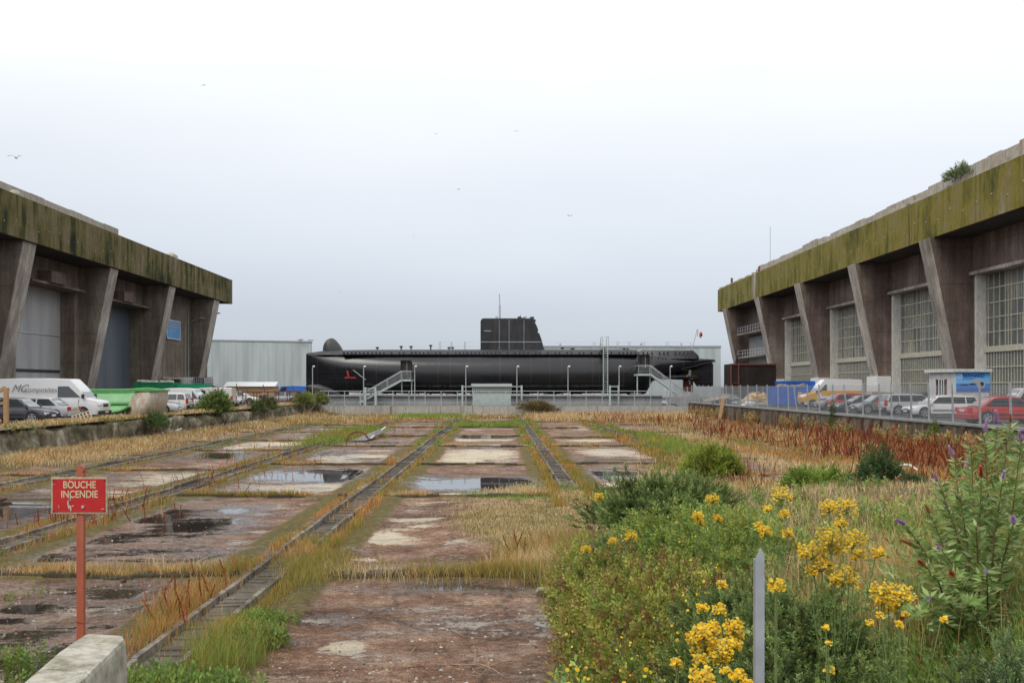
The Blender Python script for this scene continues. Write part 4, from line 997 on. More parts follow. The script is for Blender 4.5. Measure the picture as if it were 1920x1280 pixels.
make_vehicle('parked_car', 'dark blue coupe beside the small red hatchback', 'car', 29.3, 82.0, PI, 4.4, 1.75, 1.36, M['navy'], 'coupe', G2)
make_vehicle('parked_car', 'small bright red hatchback squeezed between dark cars', 'car', 30.0, 86.0, 0, 3.8, 1.65, 1.45, M['redcar'], 'hatch', G2)
make_vehicle('parked_car', 'grey hatchback in front of the yellow and white van', 'car', 30.3, 90.0, PI, 4.2, 1.72, 1.44, M['greycar'], 'hatch', G2)
make_vehicle('parked_van', 'high roofed white van with yellow bonnet and lower sides', 'van', 33.9, 104.0, PI, 6.1, 1.98, 2.85, M['white'], 'van', G2, wheel_r=.35, scale=1.0, band=M['yellow'], low=(.2, .36))
make_vehicle('parked_car', 'dark green car behind the silver grey estate', 'car', 35.5, 84.6, PI, 4.2, 1.7, 1.42, M['darkcar'], 'hatch', G2, scale=1.15)
make_vehicle('parked_van', 'small white van at the right edge behind the red saloon', 'van', 39.3, 76, PI, 4.2, 1.75, 1.9, M['white'], 'van', G2, low=(.24, .4))
# yellow bonnet on the van
yv = [o for o in COL.objects if o.get('label', '').startswith('high roofed white van with yellow')][0]
MB().prism([(3.07, .5), (3.12, 1.0), (2.45, 1.36), (1.6, 1.56), (1.6, .5)], 'y', -1.0, 1.0).build('bonnet', M['yellow'], yv, bevel=.08)

# ---------------------------------------------------------------- other things on the left quay
def skip(label, X, Y, Lx, Wy, h, mat, z=QZ, group=None):
    t = thing('waste_skip', label, 'skip', (X, Y, z), 0, group)
    b = MB(); x, y = Lx/2, Wy/2
    for s in (-1, 1):
        b.prism([(-x+.3, .15), (x-.3, .15), (x, h), (-x, h)], 'y', s*y-.03, s*y+.03)
    b.prism([(-x+.3, .15), (-x, h), (-x+.06, h), (-x+.36, .15)], 'y', -y+.03, y-.03); b.prism([(x-.3, .15), (x, h), (x-.06, h), (x-.36, .15)], 'y', -y+.03, y-.03)
    b.b2(-x+.3, x-.3, -y, y, .1, .16); b.build('body', mat, t)
    b = MB()
    for s in (-1, 1):
        b.b2(-x-.05, x+.05, s*y-.07, s*y+.07, h-.06, h+.06)
        for i in range(int(Lx/.55)): xx = -x+.45+i*.55; b.b2(xx-.05, xx+.05, s*y-.08, s*y+.08, .2, h-.06)
    b.build('ribs', mat, t); return t
def load(t, m_, Lx, Wy, z, seed):
    random.seed(seed); b = MB()
    for i in range(26): b.box((random.uniform(-Lx/2, Lx/2), random.uniform(-Wy/2, Wy/2), z+random.uniform(-.1, .22)), (random.uniform(.3, 1.1), random.uniform(.2, .6), random.uniform(.05, .3)), Matrix.Rotation(random.uniform(-.6, .6), 3, random.choice('XYZ')))
    return b
s = skip('dark green waste skip behind the boat mould, left one', -38.0, 112, 4.3, 2.2, 2.5, M['greenpaint'])
o = load(None, None, 3.6, 1.6, 0, 1).build('scrap_heap', M['cream'], None); o.location = (-38.0, 112, QZ+2.5); tag(o, 'pale scrap piled in the left green skip', 'scrap')
skip('brighter green waste skip behind the silver coupe, right one', -34.2, 113.5, 3.4, 2.2, 2.3, simple('bright_green_paint', (.02, .36, .17), .5))
s = skip('blue waste skip nearest the pit behind the fence', at(1482, 109), 109.2, 4.7, 2.2, 2.0, M['bluepaint'], group='blue skips')
skip('second blue waste skip standing behind the first', at(1500, 126), 126, 5.6, 2.3, 2.7, M['bluepaint'], group='blue skips')
o = load(None, None, 4, 1.6, 0, 6).build('scrap_heap', M['wood'], None); o.location = (at(1490, 109), 109.2, QZ+1.95); tag(o, 'broken boards heaped in the near blue skip', 'scrap')
MB().b2(.5, 1.0, -1.21, -1.19, 1.0, 1.5).build('sticker', M['plate_y'], s)

# green boat mould
t = thing('boat_mould', 'pale green half boat mould with a stained beige end, overhanging the quay wall', 'boat mould', (-23.9, 65, QZ))
sec = [(64.25, 1.98), (64.7, 1.86), (65.4, 1.9), (66.1, 2.1), (66.5, 2.45), (66.6, 2.5), (66.62, 2.62), (66.8, 2.95), (66.92, 3.2), (66.95, 3.42)]
xsL = [-27.0, -25.5, -24.2, -23.6, -23.2, -22.95]
rr = []
for x in xsL:
    k = max(0, (x+24.4)/1.45); rr.append([(x-.25*k*(1-(z-1.9)/1.5), lerp(y, 64.6, 0) , z+.0+(.42*k*k if z < 2.2 else .1*k)) for (y, z) in sec])
gm = simple('pale_green_gelcoat', (.20, .42, .19), .5, 0, .15, 1.5); gm2 = simple('green_rim', (.10, .32, .10), .5, 0, .2, 2)
o = MB().loft(rr, closed=False, caps=False).build('inner_shell', gm, t, world=True)
sm = o.modifiers.new('solidify', 'SOLIDIFY'); sm.thickness = .05
b = MB(); b.path([tuple(Vector(r_[-1])+Vector((0, -.02, 0))) for r_ in rr]+[(-21.6, 66.5, 3.42)], .09, 6)
b.path([r_[0] for r_ in rr], .07, 6); b.path([rr[-1][i] for i in range(len(sec))], .07, 6); b.b2(-27, -23.1, 66.86, 67.0, 3.1, 3.42).b2(-27, -23.35, 66.3, 66.62, 2.5, 2.56); b.build('rim', gm2, t, world=True)
def stain_mat():
    m, nt, bs, L = nodes('stained_gelcoat'); n_ = noise(nt, 1.1, 5, .6, (1, 1, .5)); n2 = noise(nt, 5, 5)
    c = ramp(nt, n_, [(.35, (.34, .27, .19)), (.52, (.5, .46, .38)), (.58, (.44, .30, .19)), (.64, (.5, .45, .40)), (.8, (.6, .58, .56))])
    c = mix(nt, .4, c, ramp(nt, n2, [(.3, gray(.6)), (.7, gray(1.1))]), 'MULTIPLY'); L(c, bs.inputs['Base Color']); bs.inputs['Roughness'].default_value = .6; return m
e = []
for (z, xa, xb_, ya) in ((1.68, -23.55, -22.05, 64.1), (1.95, -23.6, -21.75, 63.9), (2.4, -23.45, -21.5, 63.85), (2.9, -23.25, -21.42, 63.95), (3.3, -23.1, -21.42, 64.1), (3.36, -23.08, -21.42, 64.15)):
    e.append([(xa, ya+1.0, z), (lerp(xa, xb_, .35), ya+.35, z), (lerp(xa, xb_, .75), ya, z), (xb_-.08, ya+.25, z), (xb_, ya+.9, z), (xb_, 66.6, z), (xa, 66.6, z)])
MB().loft(e).build('outer_end', stain_mat(), t, world=True, smooth=60)
MB().prism([(-23.15, 64.95), (-22.5, 64.35), (-21.75, 64.0), (-21.38, 64.3), (-21.34, 66.7), (-23.15, 66.7)], 'z', 3.365, 3.46).build('end_lip', gm2, t, world=True)
MB().b2(-23.0, -22.8, 64.0, 65.5, QZ+.02, 1.75).b2(-25.6, -25.3, 64.5, 66, QZ+.02, 1.85).build('chock', M['wood'], t, world=True)

t.location = (-25.7, 68.9, QZ-.1); t.scale = (1.05,)*3
# wooden trestle, pallet, planks
t = thing('wooden_trestle', 'weathered wooden trestle frame at the far left edge of the quay', 'trestle', (-27.4, 55.0, QZ))
b = MB(); b.b2(.5, .72, -.1, .1, -.0, 2.0); b.box((-.2, 0, 1.55), (1.8, .12, .16), Matrix.Rotation(-.55, 3, 'Y')); b.box((-.3, .1, .75), (1.7, .1, .14), Matrix.Rotation(.8, 3, 'Y')); b.box((-.3, -.1, .8), (1.7, .1, .14), Matrix.Rotation(-.8, 3, 'Y')); b.b2(-1.6, -1.4, -.1, .1, 0, 1.6); b.b2(-1.6, .6, -.08, .08, 1.1, 1.24)
b.build('frame', M['wood_orange'], t)
t = thing('pallet', 'grey wooden pallet leaning on a pile in front of the white van', 'pallet', (-24.5, 59.6, QZ+.1), R(25)); t.scale = (.8,)*3; b = MB(); q = Matrix.Rotation(-.32, 3, 'Y') @ Matrix.Rotation(.5, 3, 'X')
for i in range(6): b.box(q @ Vector((-.6+i*.24, 0, .35)), (.12, .9, .03), q)
for j in (-.5, 0, .5): b.box(q @ Vector((0, j, .27)), (1.35, .12, .1), q); b.box(q @ Vector((0, j, .19)), (1.35, .12, .03), q)
b.build('boards', M['wood'], t)
for (x, l, m_, lb, z) in ((-26.4, 2.6, M['wood'], 'long pale plank on top of the brown beam left of the pallet', .17), (-26.0, 3.2, M['rust'], 'long brown steel beam lying at the quay edge under the pallet', .08)):
    o = MB().b2(-l/2, l/2, -.1, .1, -.07, .07).build('beam', m_, None); o.location = (x+.6, 58.7, QZ+z); o.rotation_euler = (0, -.03, .05); tag(o, lb, 'beam')
# red truss
t = thing('steel_truss', 'rusty red steel truss frame lying on the quay left of the pier', 'truss', (-27, 118, QZ))
b = MB(); x0, x1 = -31.0, -23.3
for Y_ in (117.2, 118.6):
    for (z0, z1) in ((1.95, 2.0), (3.0, 3.12)): b.tube((x0, Y_, z0), (x1, Y_, z1), .09, 4)
    n_ = 6
    for i in range(n_+1): x = lerp(x0, x1, i/n_); b.tube((x, Y_, 1.95), (x, Y_, 3.05), .06, 4)
    for i in range(n_): xa, xb_ = lerp(x0, x1, i/n_), lerp(x0, x1, (i+1)/n_); b.tube((xa, Y_, 2.0 if i % 2 else 3.0), (xb_, Y_, 3.0 if i % 2 else 2.0), .045, 4) if i in (3, 5) else None
for x in (x0, x1): b.tube((x, 117.2, 2), (x, 118.6, 2), .07, 4); b.tube((x, 117.2, 3.05), (x, 118.6, 3.05), .07, 4)
b.build('frame', M['rust'], t, world=True)
b = MB()
for x, h in ((-30.4, 4.0), (-29.3, 3.7), (-27.3, 3.9), (-24.6, 3.7), (-23.9, 3.8)): b.tube((x, 117.9, 3.0), (x-.25, 117.9, h), .06, 4); b.tube((x, 117.9, 3.0), (x+.55, 117.9, 3.05), .05, 4)
b.build('upright', M['rust'], t, world=True)
b = MB()
for x in (x0+1, x1-1): b.b2(x-.2, x+.2, 117.0, 118.8, QZ, 1.87)
b.build('chock', M['wood'], t, world=True)
# tent
t = thing('market_tent', 'long tan stall tent with white roof against the left warehouse', 'tent', (-34, 142, QZ))
xa, xb_ = at(424, 140), at(514, 140)
MB().b2(xa, xb_, 140, 143, QZ, 3.7).build('wall', simple('tan_canvas', (.48, .33, .18), .8, 0, .12, 1), t, world=True)
MB().prism([(139.7, 3.72), (143.2, 3.72), (141.6, 4.35)], 'x', xa-.3, xb_+.2).build('roof', M['white'], t, world=True)
# IBC stack on trailer
t = thing('flatbed_trailer', 'dark flatbed trailer carrying tanks behind the cream van', 'trailer', (-35.4, 119, QZ))
MB().b2(-2.6, 2.6, -1.1, 1.1, 1.75, 2.05).build('bed', M['trim'], t)
for x in (-1.6, -.6, 1.6):
    for s in (-1, 1): MB().cyl((x, s*.95, .5), (0, 1, 0), .5, .3, 18).build('wheel', M['rubber'], t)
MB().b2(-2.4, 2.4, -.4, .4, .6, 1.75).build('chassis', M['trim'], t)
for i, (x, m_, lb) in enumerate(((-36.6, M['pvc'], 'white caged liquid tank at the left end of the trailer'), (-35.35, M['trim'], 'black caged liquid tank in the middle of the trailer'), (-34.1, M['pvc'], 'white and black caged tank at the right end of the trailer'))):
    k = thing('liquid_tank', lb, 'tank', (x, 119, QZ+2.05), group='caged tanks on the flatbed trailer')
    MB().b2(-.5, .5, -.5, .5, .12, 1.1).build('tank', m_, k, bevel=.06)
    b = MB()
    for z in (.15, .45, .75, 1.1): b.b2(-.56, .56, -.57, -.54, z-.02, z+.02)
    for x_ in np.linspace(-.55, .55, 6): b.b2(x_-.02, x_+.02, -.575, -.545, .12, 1.15)
    b.build('cage', M['galv'] if i != 2 else M['trim'], k)
    MB().b2(-.58, .58, -.58, .58, 0, .11).build('pallet_base', M['trim'], k)

# ---------------------------------------------------------------- right quay things
t = thing('site_kiosk', 'white flat roofed kiosk with barred window and blue advertising board', 'kiosk', (34.5, 77, QZ))
kx0, kx1, ky0, ky1 = at(1792, 75), at(1855, 75), 75.0, 79.6
kw = streaky('white_render', [(.3, (.55, .55, .53)), (.5, (.66, .66, .64)), (.8, (.76, .76, .74))], .15, .8, .85, (.3, .28, .25), .3, .15)
MB().b2(kx0, kx1, ky0, ky1, QZ, 4.75).build('wall', kw, t, world=True)
MB().b2(kx0-.3, kx1+.1, ky0-.25, ky1+.25, 4.75, 4.98).build('roof', kw, t, world=True)
wv = MB().b2(kx0-.02, kx0+.04, 76.6, 78.2, 2.75, 4.2).build('window', M['glass'], t, world=True)
b = MB()
for y in (76.95, 77.35, 77.8): b.b2(kx0-.06, kx0-.02, y-.05, y+.05, 2.75, 4.2)
b.build('bars', M['pvc'], wv, world=True)
MB().b2(kx0-.05, kx0-.0, 76.5, 76.6, 2.7, 4.25).b2(kx0-.05, kx0, 78.2, 78.3, 2.7, 4.25).build('frame', M['rust'], wv, world=True)
MB().b2(kx0-.12, kx0+.02, 76.4, 78.4, 2.6, 2.72).build('sill', kw, wv, world=True)
bm2, nt, bs, Lk = nodes('advert_board')
g = nt.nodes.new('ShaderNodeNewGeometry'); s_ = nt.nodes.new('ShaderNodeSeparateXYZ'); Lk(g.outputs['Position'], s_.inputs[0])
mr = nt.nodes.new('ShaderNodeMapRange'); mr.inputs[1].default_value = 3.35; mr.inputs[2].default_value = 4.7; Lk(s_.outputs[2], mr.inputs[0])
Lk(ramp(nt, mr.outputs[0], [(0, (.02, .12, .5)), (.38, (.03, .25, .7)), (.42, (.25, .5, .8)), (1, (.05, .36, .82))]), bs.inputs['Base Color']); bs.inputs['Roughness'].default_value = .4
bd = MB().b2(kx0+.02, kx1+.03, ky0-.06, ky0-.005, 3.3, 4.72).build('advert_board', bm2, t, world=True)
wt = simple('board_navy', (.01, .05, .3), .5)
o = text_mesh('lettering', 'BERNARD', wt, .36, bd, (kx0+.5-34.5, ky0-.066-77, 4.36-QZ), (R(90), 0, 0), bold=.03)
b = MB(); rr = [[(kx0+.27+r_*math.cos(a), ky0-.07, 4.42+r_*math.sin(a)) for a in [2*PI*i/20 for i in range(20)]] for r_ in (.19, .14)]
b.loft(rr, caps=False); b.box((kx0+.27, ky0-.072, 4.42), (.28, .01, .04), Matrix.Rotation(-.6, 3, 'Y')); b.build('logo', M['white'], bd, world=True)
b = MB(); b.sphere((kx1-.65, ky0-.07, 3.85), .42, 14, 8, .8, .03, .75); b.sphere((kx1-1.0, ky0-.068, 4.08), .25, 12, 8, 1.3, .03, .7); b.build('motif', M['silver'], bd, world=True)
b = MB(); b.sphere((kx0+.6, ky0-.068, 3.78), .2, 12, 6, 1.7, .03, .3); b.sphere((kx0+1.2, ky0-.068, 3.85), .18, 12, 6, 1.4, .03, .35); b.sphere((kx1-.6, ky0-.085, 3.85), .17, 10, 6, 1, .03, 1); b.build('motif', M['navy'], bd, world=True)
MB().b2(kx0+.5, kx0+1.5, ky0-.067, ky0-.06, 4.22, 4.26).build('lettering', wt, bd, world=True)
t = thing('steel_caisson', 'dark rusty rectangular steel caisson behind the fence below the right bunker', 'caisson', (34, 137, QZ))
x0, x1 = at(1370, 135), at(1456, 135)
MB().b2(x0, x1, 135.2, 139, QZ, 6.7).build('body', streaky('black_rusty_plate', [(.3, (.015, .012, .011)), (.5, (.03, .022, .019)), (.75, (.07, .045, .035))], .3, .8, .7, (.10, .05, .03), .5, .3), t, world=True)
b = MB()
for x in (x0, x0+1.0): b.b2(x, x+.15, 135.0, 135.2, 3.2, 6.7)
b.b2(x0, x1, 135.05, 135.2, 6.55, 6.75); b.b2(x0, x0+1.2, 135.02, 135.2, 4.1, 4.22); b.b2(x0, x1, 135.1, 135.2, 3.0, 3.12)
b.build('frame', M['rust'], t, world=True)
MB().tube((x0+.95, 136, 6.7), (x0+1.1, 136, 7.9), .22, 8, .12).tube((x0+1.9, 136, 6.7), (x0+1.9, 136, 7.1), .15, 6).tube((x0+1.5, 136, 6.7), (x0+1.5, 136, 9.0), .03, 5).build('bollard', M['black'], t, world=True)
# rubbish and gravel heaps
def heap(name, label, cat, X, Y, z, rx, ry, h, mat, seed, jit=.15):
    random.seed(seed); o = MB().sphere((0, 0, 0), 1, 22, 7, rx, ry, h, jit, half=True).build(name, mat, None, smooth=80); o.location = (X, Y, z-.03); return tag(o, label, cat)
grav = simple('gravel', (.22, .22, .22), .9, 0, .5, 12, .8)
heap('gravel_heap', 'grey gravel heap inside the fence just right of the right stairs', 'gravel', at(1287, 133), 133, PZ, 2.6, 1.0, 1.7, grav, 1)
heap('gravel_heap', 'low grey gravel heap beside the caisson', 'gravel', at(1358, 128), 128, QZ, 2.4, 2.0, 1.1, grav, 2)
heap('rubbish_heap', 'heap of mixed rubbish with yellow bags left of the blue skip', 'rubbish', at(1425, 118), 118, QZ, 2.3, 1.6, 1.2, simple('rubbish', (.42, .36, .26), .8, 0, .7, 7, .6), 3, .3)
for i, (px, yy, m_, lb) in enumerate(((1420, 115.5, M['yellow'], 'yellow plastic bag on the rubbish heap'), (1384, 121, M['teal'], 'turquoise tarpaulin scrap beside the rubbish heap'), (1404, 113, M['pvc'], 'white plastic sacks in front of the rubbish heap'))):
    random.seed(40+i); o = MB().sphere((0, 0, 0), .55, 10, 6, 1.5, .8, .7, .28, half=True).build('rubbish_bag', m_, None); o.location = (at(px, yy), yy, QZ+(.75 if i == 0 else 0)); tag(o, lb, 'bag')
o = MB().b2(-1.6, 1.6, -.6, .6, -.05, .05).build('board', M['wood'], None); o.location = (at(1342, 126), 126, QZ+.55); o.rotation_euler = (.2, -.15, 0); tag(o, 'pale sheet of board on the gravel inside the fence', 'board')
o = MB().prism([(-.12, 0), (.2, 0), (.62, 2.1), (.45, 2.25), (.25, 2.1)], 'y', -.05, .05).build('plank', M['wood_orange'], None); o.location = (at(1348, 101), 101, .3); o.rotation_euler = (0, 0, -.5); tag(o, 'orange plank leaning against the right retaining wall', 'plank')
o = MB().prism([(0, 0), (2.6, 0), (2.2, .5), (0.2, .6)], 'y', 0, 1.6).build('timber_pile', M['wood'], None); o.location = (at(1632, 96), 96, QZ+1.0); tag(o, 'brown timber pile behind the yellow and white van', 'timber')

# ---------------------------------------------------------------- people by the tent
def person(label, X, Y, rz, shirt, trousers, arm=.3):
    root = thing('person', label, 'person', (X, Y, QZ), rz)
    vs = [(0,0,.92),(0,0,1.15),(0,0,1.38),(0,0,1.50),(0,.01,1.60),(0,.01,1.70),
          (-.10,0,.88),(-.11,.01,.50),(-.12,-.02,.09),(-.12,.12,.05),(.10,0,.88),(.11,.01,.50),(.12,-.02,.09),(.12,.12,.05),
          (-.19,0,1.40),(-.25,.02,1.13),(-.24,arm*.6,.92),(-.23,arm*.75,.83),(.19,0,1.40),(.25,.02,1.13),(.24,arm*.6,.92),(.23,arm*.75,.83)]
    es = [(0,1),(1,2),(2,3),(3,4),(4,5),(0,6),(6,7),(7,8),(8,9),(0,10),(10,11),(11,12),(12,13),(2,14),(14,15),(15,16),(16,17),(2,18),(18,19),(19,20),(20,21)]
    rad = [.13,.12,.14,.055,.095,.075,.09,.06,.04,.035,.09,.06,.04,.035,.06,.045,.032,.035,.06,.045,.032,.035]
    def skin(name, idx, mul, mat, add=0):
        me = bpy.data.meshes.new(name); mp_ = {v: i for i, v in enumerate(idx)}
        me.from_pydata([vs[i] for i in idx], [(mp_[a], mp_[b]) for a, b in es if a in mp_ and b in mp_], [])
        o = bpy.data.objects.new(name, me); COL.objects.link(o); o.parent = root
        o.modifiers.new('skin', 'SKIN'); o.modifiers.new('sub', 'SUBSURF').levels = 1; o.modifiers['sub'].render_levels = 1
        for i, v in enumerate(idx): me.skin_vertices[0].data[i].radius = (rad[v]*mul+add,)*2
        me.skin_vertices[0].data[0].use_root = True; me.materials.append(mat); return o
    skin('body', list(range(22)), 1, simple('skin', (.45, .27, .2), .6))
    skin('shirt', [1, 2, 14, 15, 18, 19], 1, shirt, .022); skin('trousers', [0, 6, 7, 8, 10, 11, 12], 1, trousers, .02)
    MB().sphere((0, -.01, 1.72), .11, 10, 6, 1, 1.05, .8).build('hair', M['trim'], root, smooth=True)
person('person in a red shirt, left of the pair standing before the tan tent', at(489, 129), 129, R(200), M['redcar'], M['trim'])
person('person in a white shirt, in the middle of the group before the tan tent', at(496, 128), 128, R(150), M['white'], M['navy'])
person('person in a red jacket, rightmost of the group before the tan tent', at(501.5, 129), 129, R(120), M['redcar'], M['greycar'])
person('person in dark clothes standing alone at the left end of the tan tent', at(441, 127), 127, R(170), M['trim'], M['trim'])
# ---------------------------------------------------------------- sign, blocks, stones
def Hs(x, y): return float(H(np.array([x]), np.array([y]))[0])
blockm = streaky('lichen_concrete_block', [(.36, (.12, .12, .07)), (.46, (.36, .34, .26)), (.54, (.55, .52, .44)), (.62, (.66, .63, .55)), (.72, (.60, .38, .10))], .9, 6, .95, (.10, .15, .04), .8, 1.0)
t = thing('concrete_block', 'pale lichen covered concrete coping block at the foot of the red sign', 'block', (-2.9, 6.4, 0))
q0 = [( -3.38, 5.45), (-2.62, 7.35), (-3.05, 7.42), (-4.05, 5.6)]
base = [(-3.0, 5.9), (-2.58, 7.2)]
b = MB()
top = [(-2.40, 5.2, 1.93), (-2.46, 6.0, 1.92), (-2.58, 7.0, 1.92), (-2.63, 7.1, 1.92), (-2.90, 7.12, 1.93), (-2.86, 6.6, 1.94), (-2.78, 5.9, 1.93), (-2.70, 5.2, 1.92)]
top = [(x*1.0, y, z) for x, y, z in top]
b.loft([[(x+.03, y-.02, -.2) for x, y, z in top], [(x+.02, y, 1.2) for x, y, z in top], [(x, y, z-.09) for x, y, z in top], [(x*.99-.03, y*.995+.02, z) for x, y, z in top]])
bo = b.build('block', blockm, t, world=True, bevel=.035)
sg = thing('fire_hydrant_sign', 'red enamel sign reading BOUCHE INCENDIE on a slim red post', 'sign', (at(152, 7.1), 7.1, 1.9))
postm = streaky('faded_red_post', [(.3, (.30, .07, .035)), (.5, (.42, .11, .06)), (.75, (.50, .18, .11))], .2, 3, .6, (.2, .12, .1), .4, .2)
MB().prism([(-.025, -.02), (.025, -.02), (.025, .02), (-.025, .02)], 'z', -.1, 1.15).build('post', postm, sg, bevel=.004)
MB().cyl((0, 0, 1.175), (0, 1, 0), .028, .04, 16).build('post_cap', postm, sg)
rm, nt, bs, Lk = nodes('red_enamel'); n_ = noise(nt, 9, 6, .7); n2 = noise(nt, 40, 4)
c_ = ramp(nt, n_, [(.3, (.42, .012, .012)), (.6, (.52, .018, .015)), (.8, (.38, .03, .02))]); Lk(c_, bs.inputs['Base Color']); bs.inputs['Roughness'].default_value = .42
pw, ph = .392, .255; z0 = .865
rimm = simple('worn_sign_rim', (.42, .35, .22), .7, 0, .35, 30)
MB().b2(-pw/2, pw/2, -.032, -.022, z0, z0+ph).build('plate', rimm, sg, bevel=.004)
pl = MB().b2(-pw/2+.012, pw/2-.012, -.0345, -.031, z0+.012, z0+ph-.012).build('enamel_face', rm, sg)
lt = simple('cream_lettering', (.60, .50, .30), .6, 0, .15, 30)
text_mesh('lettering', 'BOUCHE', lt, .070, sg, (.003, -.0355, z0+.180), (R(90), 0, 0), bold=.014, ext=.0008, align='CENTER', sx=.82)
text_mesh('lettering', 'INCENDIE', lt, .070, sg, (.003, -.0355, z0+.114), (R(90), 0, 0), bold=.014, ext=.0008, align='CENTER', sx=.82)
text_mesh('lettering', '1', lt, .05, sg, (-.070, -.0355, z0+.022), (R(90), 0, 0), bold=.03, ext=.0008)
MB().cyl((-.042, -.036, z0+.056), (0, 1, 0), .005, .002, 12).build('dot', lt, sg)
chip = simple('bare_metal_scratch', (.52, .50, .46), .5, .3, .3, 60)
b = MB(); random.seed(5)
for (x, z, w_, h_) in ((-.066, .226, .005, .022), (-.060, .112, .007, .06), (-.076, .07, .012, .06), (-.14, .052, .004, .03), (-.175, .205, .03, .004), (.165, .035, .03, .006), (-.068, .05, .02, .03)):
    pts = []
    for i in range(9):
        a = 2*PI*i/9; r_ = random.uniform(.6, 1.1); pts.append((x+w_/2*math.cos(a)*r_, z0+z+h_/2*math.sin(a)*r_))
    b.prism(pts, 'y', -.0375, -.0345)
b.build('scratches', chip, sg)
b = MB()
for x in (-.178, .178):
    for z in (.02, .235): b.cyl((x, -.035, z0+z), (0, 1, 0), .007, .008, 12)
b.build('corner_bolt', M['rust'], sg); MB().cyl((.028, -.038, z0+.05), (0, 1, 0), .010, .01, 12).build('bolt', M['galv'], sg)
MB().tube((-.026, 0, .17), (.026, -.022, .19), .003, 5).tube((-.026, -.022, .11), (.026, -.022, .1), .003, 5).build('wire', M['rust'], sg)
# pointed steel stake
t = thing('steel_stake', 'grey galvanised angle post with a pointed top standing in the gorse', 'stake', (at(1424.5, 5.0), 5.0, 1.2))
MB().prism([(-.0225, 0), (.0225, 0), (.0225, 1.625), (.002, 1.66), (-.0225, 1.60)], 'y', -.004, .0).b2(-.0225, -.018, 0, .04, 0, 1.60).build('post', M['galv'], t)

stone_m = streaky('stone', [(.3, (.18, .16, .13)), (.5, (.34, .31, .27)), (.75, (.5, .48, .44))], 1, 4, .95, (.1, .08, .06), .4, .7)
def rock(name, label, px, py, w, d, h, seed, mat=stone_m, rz=0):
    Y_ = EYE*F/(py-HY); X_ = at(px, Y_); random.seed(seed); z = Hs(X_, Y_)
    v = [(random.uniform(-1, 1)*w/2, random.uniform(-1, 1)*d/2, random.uniform(0, 1)*h) for _ in range(16)]
    import bmesh
    bm = bmesh.new()
    for p in v: bm.verts.new(p)
    bmesh.ops.convex_hull(bm, input=bm.verts); 
    bmesh.ops.delete(bm, geom=[x for x in bm.verts if not x.link_faces], context='VERTS')
    me = bpy.data.meshes.new(name); bm.to_mesh(me); bm.free(); me.materials.append(mat)
    o = bpy.data.objects.new(name, me); COL.objects.link(o); o.location = (X_, Y_, z-.02*h-.01); o.rotation_euler = (0, 0, rz)
    return tag(o, label, 'stone')
rock('rock', 'brown and grey angular rock at the right end of the near wet strip', 1022, 1118, .36, .26, .2, 3)
rock('rock', 'pale grey slab fragment propped behind the angular rock', 1040, 1100, .34, .2, .14, 8, conc_grey)
rock('concrete_fragment', 'flat pale concrete fragment at the edge of the weeds below the rock', 1020, 1172, .32, .30, .05, 5, conc_grey)
rock('rock', 'small pinkish brick piece between the sign post and the track', 231, 1091, .16, .1, .07, 6, M['rust'])
rock('concrete_fragment', 'small pale paper-like chip of concrete near the nearest track', 568, 1128, .2, .14, .04, 9, conc_grey)
o = rock('lump', 'white rounded lump by the pier wall at the end of the longest track', 888, 777.5, .9, .5, .5, 4, M['pvc'])
o = rock('lump', 'second white lump by the pier wall, left of the first', 870, 780, 1.2, .6, .35, 14, M['pvc'])
# curved white pipe piece on the right
t = thing('pipe', 'short curved white pipe lying in the red weeds on the right', 'pipe', (at(1704, 41), 41, 0))
z = .35; MB().path([(-.35, 0, z+.08), (-.15, 0, z+.16), (.08, 0, z+.12), (.3, -.1, z-.05)], .045, 8).build('pipe', M['pvc'], t, smooth=True)
# long broken pole along the left
def fl(px, py, dz=.06): Y_ = EYE*F/(py-HY); X_ = at(px, Y_); return (X_, Y_, Hs(X_, Y_)+dz)
o = MB().path([fl(212, 836), fl(262, 829), fl(320, 822, .1)], .09, 8).build('pole', M['sheetgrey'], None, smooth=True); tag(o, 'long grey broken pole lying near the left wall', 'pole')
o = MB().path([fl(330, 822, .12), fl(352, 816, .35), fl(366, 812, .7), fl(384, 812, .35)], .08, 8).build('pole', M['pvc'], None, smooth=True); tag(o, 'bent white pole end sticking up right of the long grey pole', 'pole')
o = MB().path([fl(290, 821, .25), fl(302, 823, .3), fl(305, 826, .1)], .05, 6).build('pole', M['pvc'], None, smooth=True); tag(o, 'short white forked stick on the grey pole', 'pole')
# tilted metal sheet and hoop
Y0_ = EYE*F/(828-HY); a_ = fl(655, 828, .1); b_ = fl(690, 828, .1); c_ = fl(690, 806, .15); d_2 = fl(676, 810, .9)
o = MB().add([(a_[0], a_[1], .1), (b_[0]-.1, b_[1], .1), (b_[0], b_[1]+6, .62), (a_[0]+1.6, a_[1]+6.5, .4), (a_[0], a_[1], .05), (b_[0]-.1, b_[1], .05), (b_[0], b_[1]+6, .57), (a_[0]+1.6, a_[1]+6.5, .35)], [(0,1,2,3),(7,6,5,4),(0,4,5,1),(1,5,6,2),(2,6,7,3),(3,7,4,0)]).build('metal_sheet', simple('dull_sheet', (.16, .15, .155), .6, 0, .3, 2), None); tag(o, 'tilted grey metal sheet lying across the middle slabs', 'sheet')
pts = [(a_[0]+.95*(1-math.cos(k*PI/12))*.75-.1, a_[1]-.3, .05+.62*math.sin(k*PI/12)) for k in range(13)]
o = MB().path(pts, .045, 6).build('hoop', M['rust'], None, smooth=True); tag(o, 'rusty hoop bent over the near edge of the metal sheet', 'hoop')
o = MB().path([fl(696, 826, .2), fl(722, 813, .5)], .07, 6).build('pole', M['pvc'], None, smooth=True); tag(o, 'white stick leaning just right of the metal sheet', 'pole')
